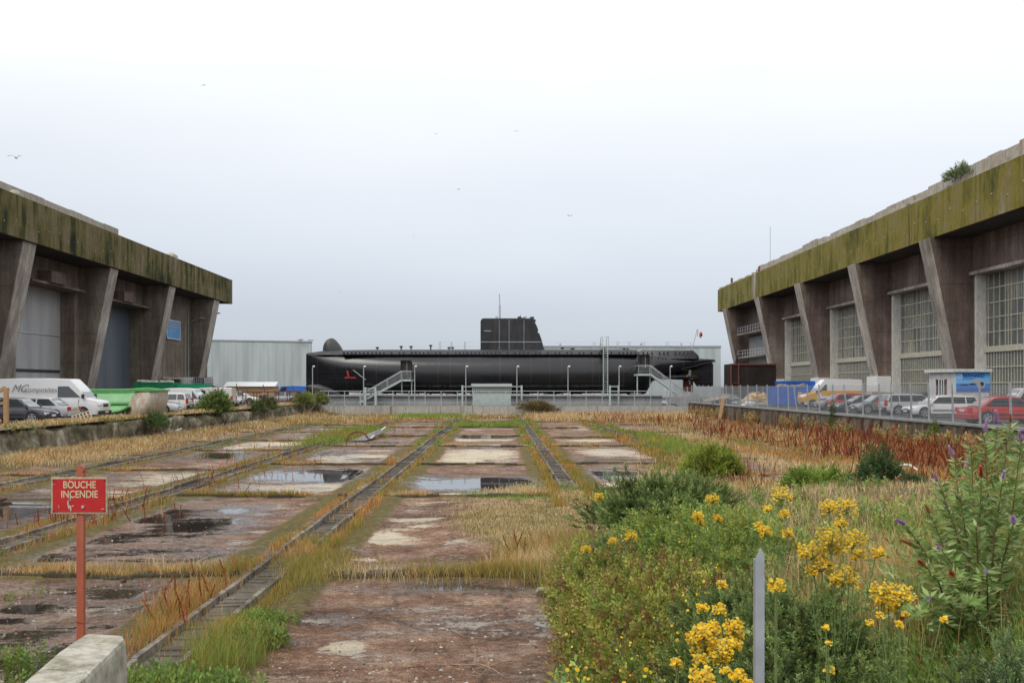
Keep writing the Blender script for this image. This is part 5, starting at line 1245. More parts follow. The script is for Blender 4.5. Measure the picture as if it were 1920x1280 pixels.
# twigs
random.seed(21); bark = simple('dry_bark', (.30, .22, .15), .9, 0, .3, 20)
def pts_fl(l, dz=.02): return [(lambda p: (p[0], p[1], p[2]+z_))(fl(px, py, dz)) for px, py, z_ in l]
b = MB(); b.path(pts_fl([(846, 1247, 0), (868, 1252, .02), (900, 1254, .05), (925, 1262, .04), (944, 1270, 0)]), .012, 5, .006)
b.path(pts_fl([(960, 1243, .02), (940, 1251, .05), (918, 1256, .04), (888, 1256, 0)]), .011, 5, .006)
b.path(pts_fl([(907, 1240, .12), (915, 1252, .08), (918, 1263, .02)]), .006, 5); b.path(pts_fl([(891, 1240, .15), (891, 1254, .03)]), .005, 5)
b.path(pts_fl([(884, 1268, 0), (898, 1273, .02), (912, 1264, .05), (932, 1262, .02)]), .007, 5, .004); b.path(pts_fl([(886, 1255, 0), (890, 1266, .03), (902, 1268, 0)]), .006, 5)
tag(b.build('twig_pile', bark, None), 'small pile of crossed dry twigs at the bottom of the near slab', 'twigs')
o = MB().path(pts_fl([(765, 1141, 0), (774, 1146, .02), (784, 1152, .01)]), .014, 5).build('stick', bark, None); tag(o, 'short dark stick in the middle of the near brown slab', 'stick')
o = MB().path(pts_fl([(842, 1175, 0), (850, 1186, .01), (870, 1195, 0), (900, 1197, 0), (938, 1196, 0)]), .005, 5).build('stick', bark, None); tag(o, 'long thin curved stem lying right of the short dark stick', 'stick')
o = MB().path(pts_fl([(828, 1118, 0), (845, 1115, .02), (866, 1116, 0)]), .008, 5).build('stick', bark, None); tag(o, 'curved stick at the edge of the near wet strip', 'stick')
o = MB().path(pts_fl([(767, 1228, 0), (776, 1223, .03), (779, 1215, 0)]), .006, 5).build('stick', bark, None); tag(o, 'hooked twig left of the twig pile', 'stick')
o = MB().path(pts_fl([(924, 1170, 0), (941, 1166, .01)]), .008, 5).build('stick', M['wood'], None); tag(o, 'pale straight stick left of the flat concrete fragment', 'stick')

# ---------------------------------------------------------------- vegetation engine
def cmix(cols, n, var=.2):
    c = np.array(cols)[rng.integers(0, len(cols), n)]*(1+rng.uniform(-var, var, (n, 1))); return np.clip(c+rng.normal(0, .01, (n, 3)), .004, 1)
def blades(P, h, w, lean, col, tipcol=None):
    """curved grass blades, 5 points each"""
    n = len(P); az = rng.uniform(0, 2*np.pi, n); d = np.stack([np.cos(az), np.sin(az), np.zeros(n)], 1)
    fz = rng.uniform(0, np.pi, n)*.0+rng.normal(0, .7, n); s = np.stack([np.cos(fz), np.sin(fz), np.zeros(n)], 1)
    h = np.broadcast_to(h, n)[:, None]; w = np.broadcast_to(w, n)[:, None]; lean = np.broadcast_to(lean, n)[:, None]
    up = np.array([0, 0, 1.])
    m = P+up*h*.55+d*h*lean*.3; t = P+up*h*(1-.15*lean)+d*h*lean
    V = np.stack([P-s*w/2, P+s*w/2, m-s*w*.38, m+s*w*.38, t], 1).reshape(-1, 3)
    b = (np.arange(n)*5)[:, None]; T = np.concatenate([b+[0, 1, 3], b+[0, 3, 2], b+[2, 3, 4]])
    C = np.repeat(col[:, None, :], 5, 1)
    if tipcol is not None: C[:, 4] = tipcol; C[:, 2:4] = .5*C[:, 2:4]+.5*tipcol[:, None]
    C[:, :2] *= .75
    return V, T, C.reshape(-1, 3)
def join(parts):
    V = []; T = []; C = []; k = 0
    for v, t_, c in parts: V.append(v); T.append(t_+k); C.append(c); k += len(v)
    return np.concatenate(V), np.concatenate(T), np.concatenate(C)
def frames(D, spin=None):
    """rotation matrices whose z axis is D"""
    n = len(D); D = D/np.linalg.norm(D, axis=1, keepdims=True)
    a = rng.normal(size=(n, 3)); x = np.cross(a, D); x /= np.linalg.norm(x, axis=1, keepdims=True)+1e-9; y = np.cross(D, x)
    return np.stack([x, y, D], 2)
def rep(pv, pt, pc, Rm, P, S, tint):
    n, m = len(P), len(pv); S = np.broadcast_to(S, n)
    V = np.einsum('nij,mj->nmi', Rm, pv)*S[:, None, None]+P[:, None, :]
    T = (pt[None]+(np.arange(n)*m)[:, None, None]).reshape(-1, 3)
    C = np.clip(pc[None]*tint[:, None, :], 0, 1)
    return V.reshape(-1, 3), T, C.reshape(-1, 3)
# prototypes: columns of (verts, tris, colours)
def proto_leaf(l=1, w=.4, fold=.1):
    pv = np.array([(0, 0, 0), (-w/2, fold, l*.45), (w/2, fold, l*.45), (0, -.05, l), (0, 0, l*.45)], float)
    return pv, np.array([(0, 4, 1), (0, 2, 4), (1, 4, 3), (4, 2, 3)]), np.ones((5, 3))
def proto_sprig(nl=16, l=.32, w=.05, tip=.9):
    """gorse-like spike: many short spines round a stem"""
    V, T, C = [], [], []
    def tri(a, b, c, col): k = len(V); V.extend([a, b, c]); T.append((k, k+1, k+2)); C.extend([col]*3)
    r = np.random.default_rng(3)
    for i in range(nl):
        z = i/nl*tip; a = i*2.4+r.uniform(-.3, .3); ll = l*(1.15-.75*i/nl)
        d = np.array([math.cos(a), math.sin(a), .75]); d /= np.linalg.norm(d); s = np.array([-math.sin(a), math.cos(a), 0])*w
        o = np.array([0, 0, z]); g = .55+.5*i/nl
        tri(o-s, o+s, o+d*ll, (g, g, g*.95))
    tri(np.array([-w*.6, 0, 0]), np.array([w*.6, 0, 0]), np.array([0, 0, 1.]), (.8, .8, .6)); tri(np.array([0, -w*.6, 0]), np.array([0, w*.6, 0]), np.array([0, 0, 1.]), (.8, .8, .6))
    return np.array(V, float), np.array(T), np.array(C, float)
def proto_leafstem(nl=9, l=.3, w=.16):
    """leafy shoot with alternate leaves"""
    pv, pt, pc = proto_leaf(1, w/l, .08); V, T, C = [], [], []
    for i in range(nl):
        a = i*2.4; z = .12+.85*i/nl; el = .7 if i < nl-1 else 1.4
        D = np.array([[math.cos(a)*math.cos(el), math.sin(a)*math.cos(el), math.sin(el)]]); Fm = frames(D)[0]
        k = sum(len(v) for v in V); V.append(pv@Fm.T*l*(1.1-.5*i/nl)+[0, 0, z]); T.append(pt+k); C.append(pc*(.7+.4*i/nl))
    k = sum(len(v) for v in V); V.append(np.array([(-.012, 0, 0), (.012, 0, 0), (0, 0, 1)])); T.append(np.array([(0, 1, 2)])+k); C.append(np.ones((3, 3))*.6)
    return np.concatenate(V), np.concatenate(T), np.concatenate(C)
def proto_spike(nl=26, wid=.055, l=.09):
    """dock / buddleia spike: small flakes round a stem"""
    V, T, C = [], [], []; r = np.random.default_rng(4)
    for i in range(nl):
        z = .35+.65*i/nl; a = i*2.4; k = len(V); rr_ = wid*(1.1-.7*i/nl)*(.7+.6*r.random())
        o = np.array([0, 0, z]); d = np.array([math.cos(a), math.sin(a), .35])*rr_; s = np.array([-math.sin(a), math.cos(a), 0])*l*.35; u = np.array([0, 0, l*.8])
        V.extend([o-s, o+s, o+d+u]); T.append((k, k+1, k+2)); g = .7+.6*r.random(); C.extend([(g, g, g)]*3)
    for s in ((.009, 0), (0, .009)):
        k = len(V); V.extend([np.array([-s[0], -s[1], 0]), np.array([s[0], s[1], 0]), np.array([0, 0, 1.])]); T.append((k, k+1, k+2)); C.extend([(.7, .7, .6)]*3)
    return np.array(V, float), np.array(T), np.array(C, float)
LEAF, SPRIG, SHOOT, SPIKE = proto_leaf(), proto_sprig(), proto_leafstem(), proto_spike()
def up_dirs(n, tilt=.3):
    d = rng.normal(0, tilt, (n, 3)); d[:, 2] = 1; return d
def ground_z(P): P[:, 2] = H(P[:, 0], P[:, 1]); return P
def poly_px(poly, n, floor_only=True):
    """sample ground points inside a polygon given on the pit floor (by the place it has in the picture)"""
    poly = np.array(poly, float); lo, hi = poly.min(0), poly.max(0); out = []
    while sum(len(o) for o in out) < n:
        q = rng.uniform(lo, hi, (n*2, 2)); ins = np.zeros(len(q), bool); j = len(poly)-1
        for i in range(len(poly)):
            a, b = poly[i], poly[j]; c = ((a[1] > q[:, 1]) != (b[1] > q[:, 1])) & (q[:, 0] < (b[0]-a[0])*(q[:, 1]-a[1])/(b[1]-a[1]+1e-12)+a[0]); ins ^= c; j = i
        out.append(q[ins])
    q = np.concatenate(out)[:n]; Y = EYE*F/(q[:, 1]-HY); X = (q[:, 0]-CX)*Y/F
    P = np.stack([X, Y, Y*0], 1)+np.stack([rng.normal(0, .010*Y+.05, n), rng.normal(0, .25, n)+rng.normal(0, .25, n)*(Y > 40), 0*Y], 1); P = P[(P[:, 0] > XL+.1) & (P[:, 0] < XR) & (P[:, 1] < YF-.3)]
    return ground_z(P)
OLIVE = [(.28, .24, .06), (.36, .28, .08), (.22, .22, .05)]; ORANGE = [(.48, .26, .08), (.40, .20, .07), (.56, .36, .13)]; GREEN = [(.20, .30, .05), (.25, .35, .07), (.15, .23, .045)]
TAN = [(.66, .50, .27), (.56, .41, .21), (.72, .57, .33), (.44, .32, .16)]; DOCK = [(.30, .07, .035), (.36, .10, .045), (.22, .05, .03), (.44, .18, .08), (.5, .3, .14)]
def mat_for(P, base, scale=3.0, seed=30, amt=.5):
    """mixes palettes in clumps along the strips"""
    n = len(P); k = vnoise(P[:, 0], P[:, 1], scale, seed)+rng.normal(0, .1, n)
    out = cmix(base[0], n); 
    for i, pal in enumerate(base[1:]):
        th = (i+1)/len(base); m = k > (.28+.44*th*1.0); out[m] = cmix(pal, n)[m]
    return out
def pxw(Y, k=.9): return np.maximum(.006, Y*k/1013.)      # blade width never far below a pixel

# strips along the tracks and the joints between slabs: short wiry grass
parts = []
def strip_y(n, y0, y1):
    """sample distance with more points nearby"""
    u = rng.uniform(1/y1**.9, 1/y0**.9, n); return u**(-1/.9)
grassP = []
for i, tx in enumerate(TX):
    y0 = [18, 15, 8.5, 30, 36, 40][i]; n = [3600, 5600, 12500, 5600, 7000, 6000][i]
    for s in (-1, 1):
        Y = strip_y(n, y0, YF-1); hw_ = .2 if i in (0, 1, 2, 3) else .6
        X = tx+s*(.6+.15*(i > 3))+rng.normal(0, hw_*.6, n)+.25*(vnoise(Y, Y*0, 2.2, 40+i)-.5)
        keep = (np.abs(X-tx) > .33) & (rng.random(n) < .05+1.1*vnoise(X, Y, 1.1, 60+i+s)); grassP.append(np.stack([X, Y, Y*0], 1)[keep])
    n2 = n//7; Y = strip_y(n2, y0, YF-1); X = tx+rng.uniform(-.3, .3, n2); keep = vnoise(X, Y, 2.3, 80+i) > .62; grassP.append(np.stack([X, Y, Y*0], 1)[keep])
P = ground_z(np.concatenate(grassP)); n = len(P); Y = P[:, 1]
hh = (.07+.30*vnoise(P[:, 0], Y, 1.1, 70)**1.5)*rng.uniform(.35, 1.6, n)
c = mat_for(P, [OLIVE, ORANGE, GREEN, ORANGE], 3.2, 71); far = (Y > 60) & (vnoise(P[:, 0], Y, 9, 72) > .5); c[far] = cmix(GREEN, n)[far]
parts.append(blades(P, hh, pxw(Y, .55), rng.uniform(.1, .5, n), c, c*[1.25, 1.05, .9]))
grassP = []; edges = [XL]+TX+[XR]
for cidx in range(len(edges)-1):
    for y in cross_y(cidx):
        x0, x1 = edges[cidx]+.7, edges[cidx+1]-.7; n = int(2900*min(1.3, 26/y)*(x1-x0)/5.3)
        X = rng.uniform(x0, x1, n); Yy = y+.05+np.abs(rng.normal(0, .20, n))-.05+.25*(vnoise(X, X*0, 1.5, cidx)-.5); keep = rng.random(n) < .4+.9*vnoise(X, Yy*0+y, 1.2, 90+cidx)
        grassP.append(np.stack([X, Yy, Yy*0], 1)[keep])
P = ground_z(np.concatenate(grassP)); n = len(P); Y = P[:, 1]
hh = (.05+.22*vnoise(P[:, 0], Y, 1.4, 75)**1.5)*rng.uniform(.4, 1.5, n); c = mat_for(P, [OLIVE, ORANGE, TAN], 2.5, 76)
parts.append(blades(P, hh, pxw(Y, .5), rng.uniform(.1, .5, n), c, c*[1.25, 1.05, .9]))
V, T, C = join(parts); tag(tris('strip_grass', V, T, C, M['leaf']), 'olive and orange wiry grass growing along the tracks and slab joints', 'grass', kind='stuff')

# taller near tussocks on the first cross joint and round the near track
parts = []
for poly, n, h0, h1, pal in (([(600, 1088), (1060, 1092), (1070, 1066), (600, 1074)], 2600, .06, .42, [TAN, ORANGE, OLIVE]), ([(920, 1085), (1075, 1095), (1110, 1010), (950, 1040)], 4800, .1, .5, [TAN, ORANGE, OLIVE]),
    ([(1040, 1130), (1085, 1130), (1110, 1020), (1050, 1020)], 2200, .3, .7, [OLIVE, TAN]), ([(560, 1110), (640, 1080), (600, 1010), (540, 1060)], 3000, .2, .4, [OLIVE, ORANGE]), ([(0, 1083), (400, 1083), (440, 1066), (0, 1068)], 2200, .04, .34, [OLIVE, ORANGE, TAN]),
    ([(372, 1275), (440, 1278), (490, 1215), (395, 1215)], 1300, .25, .6, [OLIVE, GREEN, OLIVE]), ([(240, 1240), (310, 1195), (420, 1100), (340, 1100)], 2200, .1, .35, [OLIVE, ORANGE]), ([(870, 935), (1100, 935), (1110, 1050), (960, 1040), (860, 990)], 15000, .03, .11, [TAN, TAN, OLIVE, TAN]),
    ([(1050, 900), (1110, 935), (1000, 945), (870, 930)], 4500, .06, .2, [TAN, TAN, GREEN])):
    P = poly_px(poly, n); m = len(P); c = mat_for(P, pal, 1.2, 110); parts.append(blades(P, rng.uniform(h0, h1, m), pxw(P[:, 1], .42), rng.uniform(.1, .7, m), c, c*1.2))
# dry meadow under the red docks, edges along the walls
for poly, n, h0, h1, pal in (([(1100, 782), (1290, 784), (1600, 824), (1880, 876), (1880, 935), (1500, 930), (1560, 905), (1380, 860), (1300, 850), (1230, 800)], 26000, .08, .40, [TAN, TAN, ORANGE]), ([(1250, 860), (1420, 905), (1700, 905), (1700, 960), (1300, 925), (1180, 920)], 9000, .12, .4, [TAN, TAN, OLIVE]),
    ([(0, 864), (300, 823), (590, 779), (600, 790), (420, 814), (180, 862), (0, 884)], 20000, .04, .32, [TAN, TAN, ORANGE, TAN]), ([(580, 775), (960, 779), (960, 784), (480, 800)], 5000, .15, .5, [TAN, OLIVE, ORANGE]), ([(760, 779), (860, 779), (870, 786), (740, 786)], 2600, .2, .55, [GREEN, GREEN]),
    ([(1000, 779), (1290, 779), (1290, 790), (1010, 790)], 6000, .25, .8, [TAN, ORANGE, TAN]), ([(870, 795), (980, 795), (980, 801), (850, 801)], 1500, .2, .5, [GREEN, GREEN]), ([(640, 805), (700, 800), (690, 822), (590, 835), (560, 840)], 2500, .2, .5, [GREEN, OLIVE]), ([(1180, 805), (1280, 830), (1330, 870), (1250, 850)], 3500, .2, .5, [OLIVE, GREEN])):
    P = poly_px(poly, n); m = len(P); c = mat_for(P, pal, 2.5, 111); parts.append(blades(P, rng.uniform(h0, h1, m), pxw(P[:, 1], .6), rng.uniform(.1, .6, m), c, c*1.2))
m = 15000; P = np.stack([XL-2.4*rng.random(m)**1.3+.2, strip_y(m, 40, YF), np.full(m, QZ+.03)], 1); c = mat_for(P, [TAN, ORANGE, OLIVE, TAN], 1.6, 112)
k_ = vnoise(P[:, 0], P[:, 1], 1.3, 113); ok = k_ > .35; P, c, k_ = P[ok], c[ok], k_[ok]; parts.append(blades(P, rng.uniform(.05, .3, len(P))*(.4+k_), pxw(P[:, 1], .6), rng.uniform(.2, .9, len(P)), c, c*1.2))
V, T, C = join(parts); tag(tris('dry_grass', V, T, C, M['leaf']), 'straw coloured dry grass in tufts, mounds and along the walls', 'grass', kind='stuff')

# red dock seed heads
def spikes(P, h, wscale, pal):
    n = len(P); c = cmix(pal, n, .3); pv, pt, pc = SPIKE; S = h
    pvs = pv*[wscale, wscale, 1]; return rep(pvs, pt, pc, frames(up_dirs(n, .28)), P, S, c)
parts = []
for poly, n, h0, h1 in (([(1100, 783), (1290, 784), (1450, 805), (1640, 832), (1860, 862), (1870, 905), (1640, 880), (1480, 850), (1380, 836), (1240, 800), (1110, 795)], 3900, .3, 1.05), ([(1560, 825), (1860, 862), (1850, 880), (1600, 845)], 400, .5, 1.15), ([(1100, 783), (1290, 784), (1300, 795), (1110, 790)], 300, .4, .9),
    ([(1370, 880), (1460, 890), (1440, 940), (1350, 925)], 70, .4, .8), ([(1560, 900), (1800, 900), (1760, 960), (1600, 930)], 160, .4, .9), ([(0, 1000), (300, 1000), (700, 840), (640, 830)], 260, .25, .6), ([(150, 1000), (420, 900), (420, 880), (150, 950)], 60, .3, .6), ([(400, 880), (960, 785), (930, 785), (330, 850)], 150, .25, .55),
    ([(240, 1180), (440, 1060), (520, 1000), (420, 1080), (330, 1200)], 48, .25, .55), ([(940, 1060), (1050, 1050), (1040, 1035), (950, 1040)], 9, .45, .62), ([(350, 830), (640, 790), (600, 785), (380, 815)], 130, .3, .6), ([(1150, 800), (1300, 890), (1250, 890), (1100, 800)], 70, .3, .6)):
    P = poly_px(poly, n)
    if n > 250: P = P[vnoise(P[:, 0], P[:, 1], 2.4, 150)+.4*vnoise(P[:, 0], P[:, 1], .8, 151) > .62]
    m = len(P); parts.append(spikes(P, rng.uniform(h0, h1, m), .85 if m < 280 else .95, DOCK))
V, T, C = join(parts); tag(tris('dock_weeds', V, T, C, M['leaf']), 'rusty red dock seed stalks massed on the right and scattered along the tracks', 'weeds', kind='stuff')

# pebbles and chips on the slabs
n = 3200; q = np.stack([rng.uniform(-50, 1100, n), 1290-(rng.random(n)**1.6)*420], 1); Y = EYE*F/(q[:, 1]-HY); P = np.stack([(q[:, 0]-CX)*Y/F, Y, Y*0], 1); P = P[(P[:, 0] > XL+3) & (H(P[:, 0], P[:, 1]) < .02)]
pv = np.array([(1, 0, 0), (-1, .1, 0), (0, 1, 0), (.1, -1, 0), (.1, 0, .6), (0, 0, -.3)], float); pt = np.array([(0, 2, 4), (2, 1, 4), (1, 3, 4), (3, 0, 4)]); pc = np.ones((6, 3))
rt = frames(np.tile([[0., 0, 1]], (len(P), 1))); cc = cmix([(.30, .25, .2), (.45, .38, .3), (.13, .10, .08), (.20, .13, .09), (.5, .46, .4), (.35, .16, .09), (.25, .2, .15)], len(P), .3)
V, T, C = rep(pv, pt, pc, rt, P, .005+.03*rng.random(len(P))**2.5*(1+.0*P[:, 1]), cc)
tag(tris('pebbles', V, T, C, M['petal']), 'small stones and chips scattered over the pit floor', 'rubble', kind='stuff')

# rubble and creepers along the left wall
P = poly_px([(0, 875), (300, 828), (590, 784), (590, 779), (300, 822), (0, 862)], 500); P[:, 2] += .02
V, T, C = rep(pv, pt, pc, frames(up_dirs(len(P), .5)), P, rng.uniform(.04, .2, len(P)), cmix([(.35, .31, .25), (.5, .47, .4), (.2, .17, .13)], len(P), .3))
tag(tris('rubble', V, T, C, M['petal']), 'broken stones at the foot of the left wall', 'rubble', kind='stuff')

# weeds on the left wall top
def cloud(n, c, r, seed=0, shell=.55, flat=True):
    """points and outward directions in a lumpy ellipsoid"""
    d = rng.normal(size=(n, 3)); d /= np.linalg.norm(d, axis=1, keepdims=True)
    if flat: d[:, 2] = np.abs(d[:, 2])*1.0-.12*rng.random(n)
    az = np.arctan2(d[:, 1], d[:, 0]); lump = 1+.22*np.sin(3*az+seed)+.16*np.sin(5*az+2*seed+4*d[:, 2])+.14*np.sin(9*az+seed*3+6*d[:, 2])
    rr_ = (shell+(1-shell)*rng.random(n)**.6)*lump; return d*rr_[:, None]*np.array(r)+np.array(c), d
GORSE = [(.21, .30, .09), (.27, .37, .12), (.16, .24, .08), (.36, .43, .16)]
def shrub(name, label, cat, X, Y, lobes, n, sc, pal, proto=SPRIG, tilt=.5, stems=7, extra=None, group=None):
    z = Hs(X, Y); t = thing(name, label, cat, (X, Y, z), group=group); parts = []
    tot = sum(l[3]*l[4]*l[5] for l in lobes)**1
    for i, (x, y, zz, rx, ry, rz_) in enumerate(lobes):
        m = int(n*rx*ry*rz_/tot); P, D = cloud(m, (x, y, zz), (rx, ry, rz_), seed=i*1.7+X); D = D+rng.normal(0, tilt, D.shape); D[:, 2] += .45
        ok = P[:, 2] > -.05; P, D = P[ok], D[ok]; c = cmix(pal, len(P), .25)
        k = vnoise(P[:, 0]*3+X, P[:, 2]*3+P[:, 1]*2, 1.0, 120); c = c*(.65+.7*k)[:, None]
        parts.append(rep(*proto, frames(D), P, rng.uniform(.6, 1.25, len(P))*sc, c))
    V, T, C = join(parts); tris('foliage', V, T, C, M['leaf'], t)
    b = MB(); random.seed(int(abs(X*10)))
    for i in range(stems):
        l = random.choice(lobes); b.path([(random.uniform(-.05, .05), random.uniform(-.05, .05), -.05), (l[0]*.5, l[1]*.5, l[2]*.5+.05), (l[0]+random.uniform(-.5, .5)*l[3], l[1]+random.uniform(-.5, .5)*l[4], l[2]+.5*l[5])], .018*max(sc*6, 1), 5, .006)
    b.build('stem', bark, t); return t
def SX(px, Y): return at(px, Y)
# gorse in front of / beside the stake
shrub('gorse_bush', 'large dark green gorse bush right behind the grey stake', 'gorse', SX(1490, 8.6), 8.6, [(0, 0, .35, .6, .6, .78), (.4, .2, .25, .5, .5, .65), (-.4, .1, .3, .5, .5, .75), (.1, .35, .6, .5, .4, .5), (-.1, -.6, 0.1, .65, .6, .68), (-.68, .2, .2, .35, .4, .5), (.5, -.6, .05, .5, .5, .6)], 9000, .17, GORSE)
shrub('gorse_bush', 'blue green gorse bush in the bottom right corner', 'gorse', SX(1860, 6.4), 6.4, [(0, 0, .2, .55, .5, .55), (.3, .2, .45, .4, .4, .55), (-.25, -.1, -.05, .4, .4, .4)], 3400, .15, [(.25, .34, .15), (.30, .39, .18), (.19, .28, .12)])
shrub('gorse_bush', 'low spreading gorse bush at the far side of the bank, widest of all', 'gorse', SX(1240, 22), 22, [(0, 0, .3, 1.2, .9, .95), (-.8, .2, .2, .8, .7, .75), (.9, .3, .3, .9, .7, .85), (.2, -.7, .2, 1.1, .7, .7)], 4600, .25, GORSE)
shrub('gorse_bush', 'small round gorse bush at the left edge of the bank', 'gorse', SX(1138, 16.5), 16.5, [(0, 0, .35, .5, .45, .6), (.35, .1, .3, .45, .4, .5)], 1900, .17, [(.20, .32, .12), (.24, .36, .15)])
shrub('gorse_bush', 'gorse bush in the middle of the bank behind the yellow flowers', 'gorse', SX(1400, 12), 12, [(0, 0, 0, .6, .6, .5), (-.4, 0, .1, .4, .4, .35)], 1700, .17, GORSE)
shrub('willow_bush', 'round yellow green bush standing by itself at the edge of the slabs', 'bush', SX(1333, 38.5), 38.5, [(0, 0, .35, 1.0, .9, .85), (-.5, 0, .25, .6, .6, .6), (.55, .1, .3, .6, .6, .7), (0, .1, .8, .6, .6, .5)], 2600, .30, [(.30, .36, .06), (.38, .42, .08), (.22, .29, .05)], SHOOT, .35)
shrub('bush', 'green bush growing on the left quay wall before the white vans', 'bush', SX(400, 84), 84, [(0, 0, 1.2, 1.3, .9, 1.1), (.3, 0, 1.9, .8, .6, .9), (-.6, 0, .8, 1.1, .8, .8)], 1500, .5, [(.20, .28, .08), (.25, .32, .10), (.14, .20, .06)], SHOOT, .4)
shrub('bush', 'dark creeper hanging down the left wall below the boat mould end', 'bush', XL+.7, 66.5, [(0, 0, .7, .5, .9, .8), (0, 1.5, .6, .4, .8, .7)], 700, .32, [(.12, .18, .06), (.16, .23, .08)], SHOOT, .4)
shrub('bush', 'low dark bush on the left wall nearest the pier', 'bush', XL+.6, 118, [(0, 0, 1.3, .9, 1.3, 1.0), (-.6, 4, 1.4, .8, 1.6, .9), (.2, 9, 1.2, .9, 1.5, 1.1)], 1100, .6, [(.20, .26, .08), (.28, .30, .10)], SHOOT, .4)
shrub('bush', 'scrubby bush on the left wall midway to the pier', 'bush', XL+.5, 100, [(0, 0, 1.1, .6, 1.4, .8), (0, -4, .9, .6, 1.3, .7)], 800, .5, [(.10, .15, .045), (.2, .2, .08)], SHOOT, .4)
shrub('bush', 'brown green bush growing up against the middle of the pier wall', 'bush', SX(1003, 130), 130.2, [(0, 0, .8, 2.0, .4, .9), (1.2, 0, .6, 1.6, .4, .6)], 900, .5, [(.28, .20, .10), (.2, .2, .07), (.35, .25, .12)], SHOOT, .4)
shrub('roof_bush', 'small bush rooted on the roof edge of the right bunker', 'bush', 38.6, 86.5, [(0, 0, 0, .9, 1.5, .8)], 500, .5, [(.14, .19, .08), (.2, .24, .1)], SHOOT, .4)
[setattr(o, 'location', (38.2, 84.0, 20.9)) for o in COL.objects if o.name.startswith('roof_bush')]
shrub('creeper', 'green creeper climbing the fence post at the right quay edge', 'creeper', XR-.15, 74.5, [(0, 0, 1.2, .14, .22, 1.2), (0, .1, .5, .25, .4, .6)], 420, .25, [(.10, .17, .04), (.14, .2, .06)], SHOOT, .4)
shrub('creeper', 'green creeper on the right retaining wall below the white estate', 'creeper', XR-.35, 56.5, [(0, 0, .7, .2, .3, .75)], 320, .22, [(.16, .22, .05), (.2, .26, .07)], SHOOT, .4)
shrub('bush', 'bright green leafy clump behind the tall yellow flowers', 'bush', SX(1520, 27), 27, [(0, 0, .0, .8, .6, .5), (.6, 0, 0, .6, .5, .4)], 900, .28, [(.22, .33, .05), (.26, .36, .07)], SHOOT, .3)
shrub('bush', 'dark green bush in front of the red weeds on the right', 'bush', SX(1648, 26), 26, [(0, 0, .2, .45, .45, .75), (.6, 0, 0, .7, .5, .3), (-.3, 0, 0, .5, .5, .35)], 1100, .25, [(.08, .13, .05), (.11, .17, .06)], SHOOT, .35)

m = 900; yy_ = strip_y(m, 42, YF-3); P = np.stack([XL+.1+rng.normal(0, .3, m), yy_, QZ-.1-rng.random(m)*.9*(rng.random(m) < .35)], 1); P = P[vnoise(P[:, 1], P[:, 1]*0, 2.5, 140) > .45]
V, T, C = rep(*SHOOT, frames(up_dirs(len(P), .6)), P, rng.uniform(.18, .5, len(P)), cmix([(.2, .26, .08), (.28, .28, .10), (.36, .24, .11), (.14, .2, .06)], len(P), .25))
tag(tris('wall_weeds', V, T, C, M['leaf']), 'scrubby weeds growing on top of the left quay wall', 'weeds', kind='stuff')
m = 1500; yy_ = strip_y(m, 42, YF-3); P = np.stack([XR-.35-np.abs(rng.normal(0, .45, m)), yy_, np.zeros(m)], 1); ground_z(P); P = P[vnoise(P[:, 1], P[:, 1]*0, 3.1, 141) > .42]
V, T, C = rep(*SHOOT, frames(up_dirs(len(P), .25)), P, rng.uniform(.4, 1.25, len(P)), cmix([(.40, .30, .12), (.50, .32, .14), (.24, .28, .09), (.40, .20, .10)], len(P), .25))
tag(tris('wall_weeds', V, T, C, M['leaf']), 'tall orange and green weeds at the foot of the right retaining wall', 'weeds', kind='stuff')
# mixed undergrowth over the bank
def bank_pts(n, y0=5.6, y1=34, p=1.15):
    out = []
    while sum(map(len, out)) < n:
        Y = strip_y(n*3, y0, y1); X = rng.uniform(-.5, 1, n*3)*0+rng.uniform(0, .56, n*3)*Y; q = np.stack([X, Y, Y*0], 1); q = q[(bankd(q[:, 0], q[:, 1]) > .01) & (q[:, 0] < XR-.3)]; out.append(q)
    return ground_z(np.concatenate(out)[:n])
parts = []
P = bank_pts(36000, 6.5, 31); inb = lambda P: (np.hypot(P[:, 0]-SX(1480, 8.3), (P[:, 1]-8.0)/1.4) < .85); P = P[~inb(P)]; n = len(P); k = vnoise(P[:, 0], P[:, 1], 1.6, 130)
tan = (vnoise(P[:, 0], P[:, 1], 3.5, 131) > .5) | (P[:, 1] > 16+5*vnoise(P[:, 0], P[:, 1], 4, 134)); c = cmix(GREEN, n); ct = cmix(TAN, n); c[tan] = ct[tan]
parts.append(blades(P, rng.uniform(.12, .5, n)*np.where(P[:, 1] > 18, .5, 1), pxw(P[:, 1], .42), rng.uniform(.1, .8, n), c, c*1.25))
LG = [(.21, .31, .07), (.28, .37, .10), (.16, .24, .06), (.36, .38, .09), (.18, .29, .10), (.28, .17, .08)]
P = bank_pts(17000, 6.8, 31); P = P[~inb(P)]; keep = vnoise(P[:, 0], P[:, 1], 1.1, 132)+rng.normal(0, .12, len(P)) > .35+.35*np.clip((P[:, 1]-14)/6, 0, 1)*(P[:, 0] > 3.5); P = P[keep]; n = len(P); k = vnoise(P[:, 0], P[:, 1], .9, 133)
c = cmix(LG, n, .25)*(.7+.7*k)[:, None]; parts.append(rep(*SHOOT, frames(up_dirs(n, .55)), P, rng.uniform(.16, .42, n)*(.5+.7*k), c))
